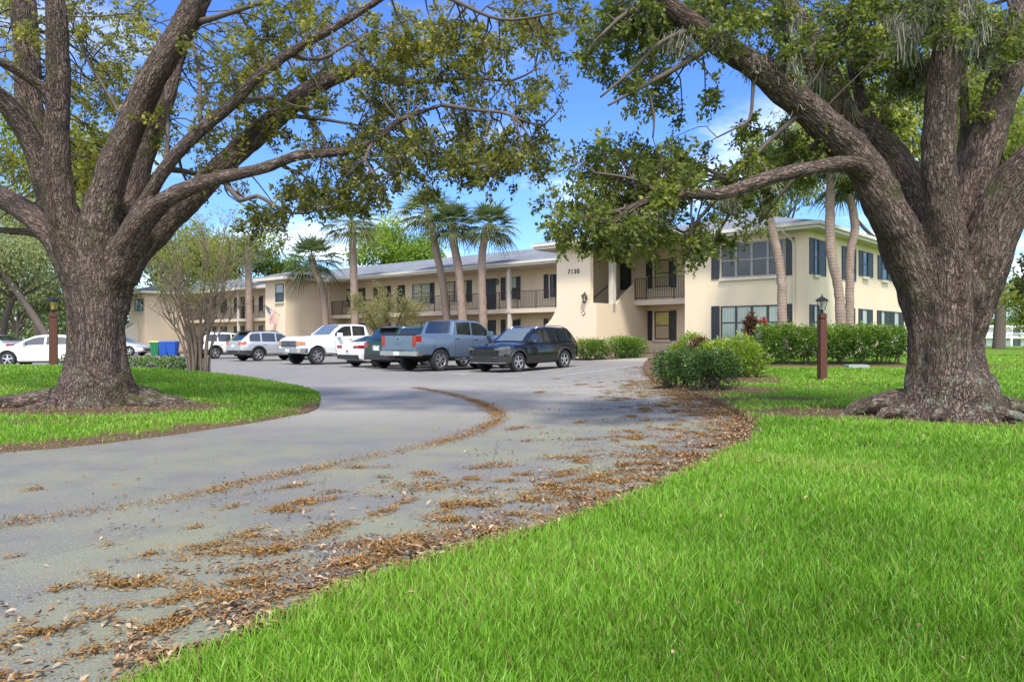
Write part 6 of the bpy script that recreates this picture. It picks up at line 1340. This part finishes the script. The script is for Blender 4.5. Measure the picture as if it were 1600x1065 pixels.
# ------------------------------------------------------------------ lamp posts
def woodpost():
    m = NT('red_brown_wood'); o = m.co(); n = m.noise(5, m.co(scale=(6, 6, .5)), 6); c = m.mix(n, (.055, .019, .012), (.120, .044, .026)); m.set(c, .6, spec=.3); m.bump(n, .5, .008); return m.mat
M_POST = woodpost()
def lamp_post(label, p, hp, wd, glassm, yaw):
    r_ = empty('lamp_post', p, (0, 0, R(yaw))); tag(r_, label, 'lamp post'); h = wd / 2
    m = MB().box(-h, h, -h, h, -.2, hp - .16); m.box(-h + .018, h - .018, -h + .018, h - .018, hp - .16, hp - .13); m.box(-h, h, -h, h, hp - .13, hp); m.build('post', M_POST, r_, bevel=.012)
    m = MB(); z = hp; m.lathe([(.085, z), (.085, z + .02), (.03, z + .035), (.03, z + .07), (.07, z + .09), (.07, z + .105), (0, z + .105)], n=12)
    for k in range(4):
        a = math.pi / 4 + math.pi / 2 * k; dv = Vector((math.cos(a), math.sin(a), 0)); m.tube([dv * .075 + Vector((0, 0, z + .10)), dv * .135 + Vector((0, 0, z + .36))], .010, 4)
    m.lathe([(.21, z + .355), (.215, z + .365), (.15, z + .42), (.07, z + .455), (.05, z + .475), (.0, z + .48)], n=4 if yaw else 12); m.lathe([(.21, z + .352), (0, z + .352)], n=4 if yaw else 12); m.lathe([(.02, z + .475), (.014, z + .52), (.022, z + .53), (0, z + .56)], n=8); m.build('lantern', M_BRASS, r_)
    m = MB(); m.lathe([(.066, z + .108), (.122, z + .35)], n=4); m.f = m.f; g_ = m.build('lantern_glass', glassm, r_); g_.rotation_euler = (0, 0, 0)
    m = MB(); m.lathe([(.02, z + .11), (.022, z + .22), (.03, z + .25), (.026, z + .29), (0, z + .31)], n=10); m.build('bulb', M_WHITE, r_, smooth=True); return r_
def lglass(name, col, alpha):
    m = NT(name); m.set(col, .1, spec=.6); t = m.n('ShaderNodeBsdfTransparent'); ms = m.n('ShaderNodeMixShader'); ms.inputs[0].default_value = alpha; m.l(t.outputs[0], ms.inputs[1]); m.l(m.b.outputs[0], ms.inputs[2]); m.l(ms.outputs[0], m.out.inputs[0]); return m.mat
pR = P(1284.5, 597, 21.5); pR.z = float(gl(pR.x, pR.y)) - .01
lamp_post('red-brown wooden lamp post with black lantern before the long hedge', pR, CAMZ + (HOR - 490) / F * 21.5 - pR.z, .195, lglass('clear_lamp_glass', (.55, .58, .58), .45), 10)
pL = P(83.5, 578, 23.6); pL.z = float(gi(np.array([pL.x]), np.array([pL.y]))[0]) - .01
lamp_post('red-brown wooden lamp post with amber-glass lantern left of the left oak', pL, CAMZ + (HOR - 489) / F * 23.6 - pL.z, .225, lglass('amber_lamp_glass', (.55, .42, .10), .8), 25)
# ------------------------------------------------------------------ flag on the stair block
fp = BL(TP(438, 0), -.01, 2.95); ft = BL(TP(438, 0) + .55, -.95, 3.75); fl = empty('wall_flag', fp); tag(fl, 'stars and stripes flag drooping from a pole on the tan stair block', 'flag')
m = MB(); m.tube([fp, ft], .014, 6); m.tube([ft, ft + (ft - fp).normalized() * .04], .025, 8); m.build('pole', M_BRASS, fl, off=fp)
m = MB(); na, nb = 13, 16; dpo = (ft - fp); hoist = .80
def fpt(a_, b_): # a along the hoist from the tip, b along the fly, hanging down
    q = ft - dpo.normalized() * (.04 + a_ * hoist); fold = .07 * math.sin(b_ * 7 + a_ * 5) * b_
    return q + Vector((UU[0], UU[1], 0)) * (-.16 * b_ + fold) + Vector((0, 0, -1)) * (1.15 * b_) + (fp - ft).normalized() * (.30 * b_ * (1 - a_)) + Vector((VV[0], VV[1], 0)) * (.10 * math.sin(a_ * 9 + b_ * 3) * b_)
for i in range(na):
    for j in range(nb):
        m.cur = 2 if (i < 7 and j < 6) else (i % 2)
        m.add([fpt(i / na, j / nb), fpt((i + 1) / na, j / nb), fpt((i + 1) / na, (j + 1) / nb), fpt(i / na, (j + 1) / nb)], [(0, 1, 2, 3)])
m.cur = 1
for i in range(5):
    for j in range(6):
        a_ = (.6 + i * 1.3) / na; b_ = (.35 + j * .95) / nb; c_ = fpt(a_, b_); ea = (fpt(a_ + .01, b_) - c_).normalized() * .018; eb = (fpt(a_, b_ + .01) - c_).normalized() * .018
        for s_ in (1, -1): o_ = ea.cross(eb).normalized() * .004 * s_; m.add([c_ - ea + o_, c_ - eb + o_, c_ + ea + o_, c_ + eb + o_], [(0, 1, 2, 3)])
m.build('cloth', [simple('flag_red', (.34, .03, .04), .8), simple('flag_white', (.62, .60, .58), .8), simple('flag_blue', (.018, .028, .085), .8)], fl, off=fp)
# utility cover in the lawn
p = P(1338, 571, 25.2); p.z = float(gl(p.x, p.y)) + .06; m = MB().box(-.34, .34, -.22, .22, -.12, .015); m.box(-.30, .30, -.18, .18, .015, .03)
tag(m.build('utility_cover', simple('grey_plastic', (.26, .28, .27), .6), off=(0, 0, 0), bevel=.01), 'grey rectangular utility box cover set in the lawn before the hedge', 'utility cover').location = p
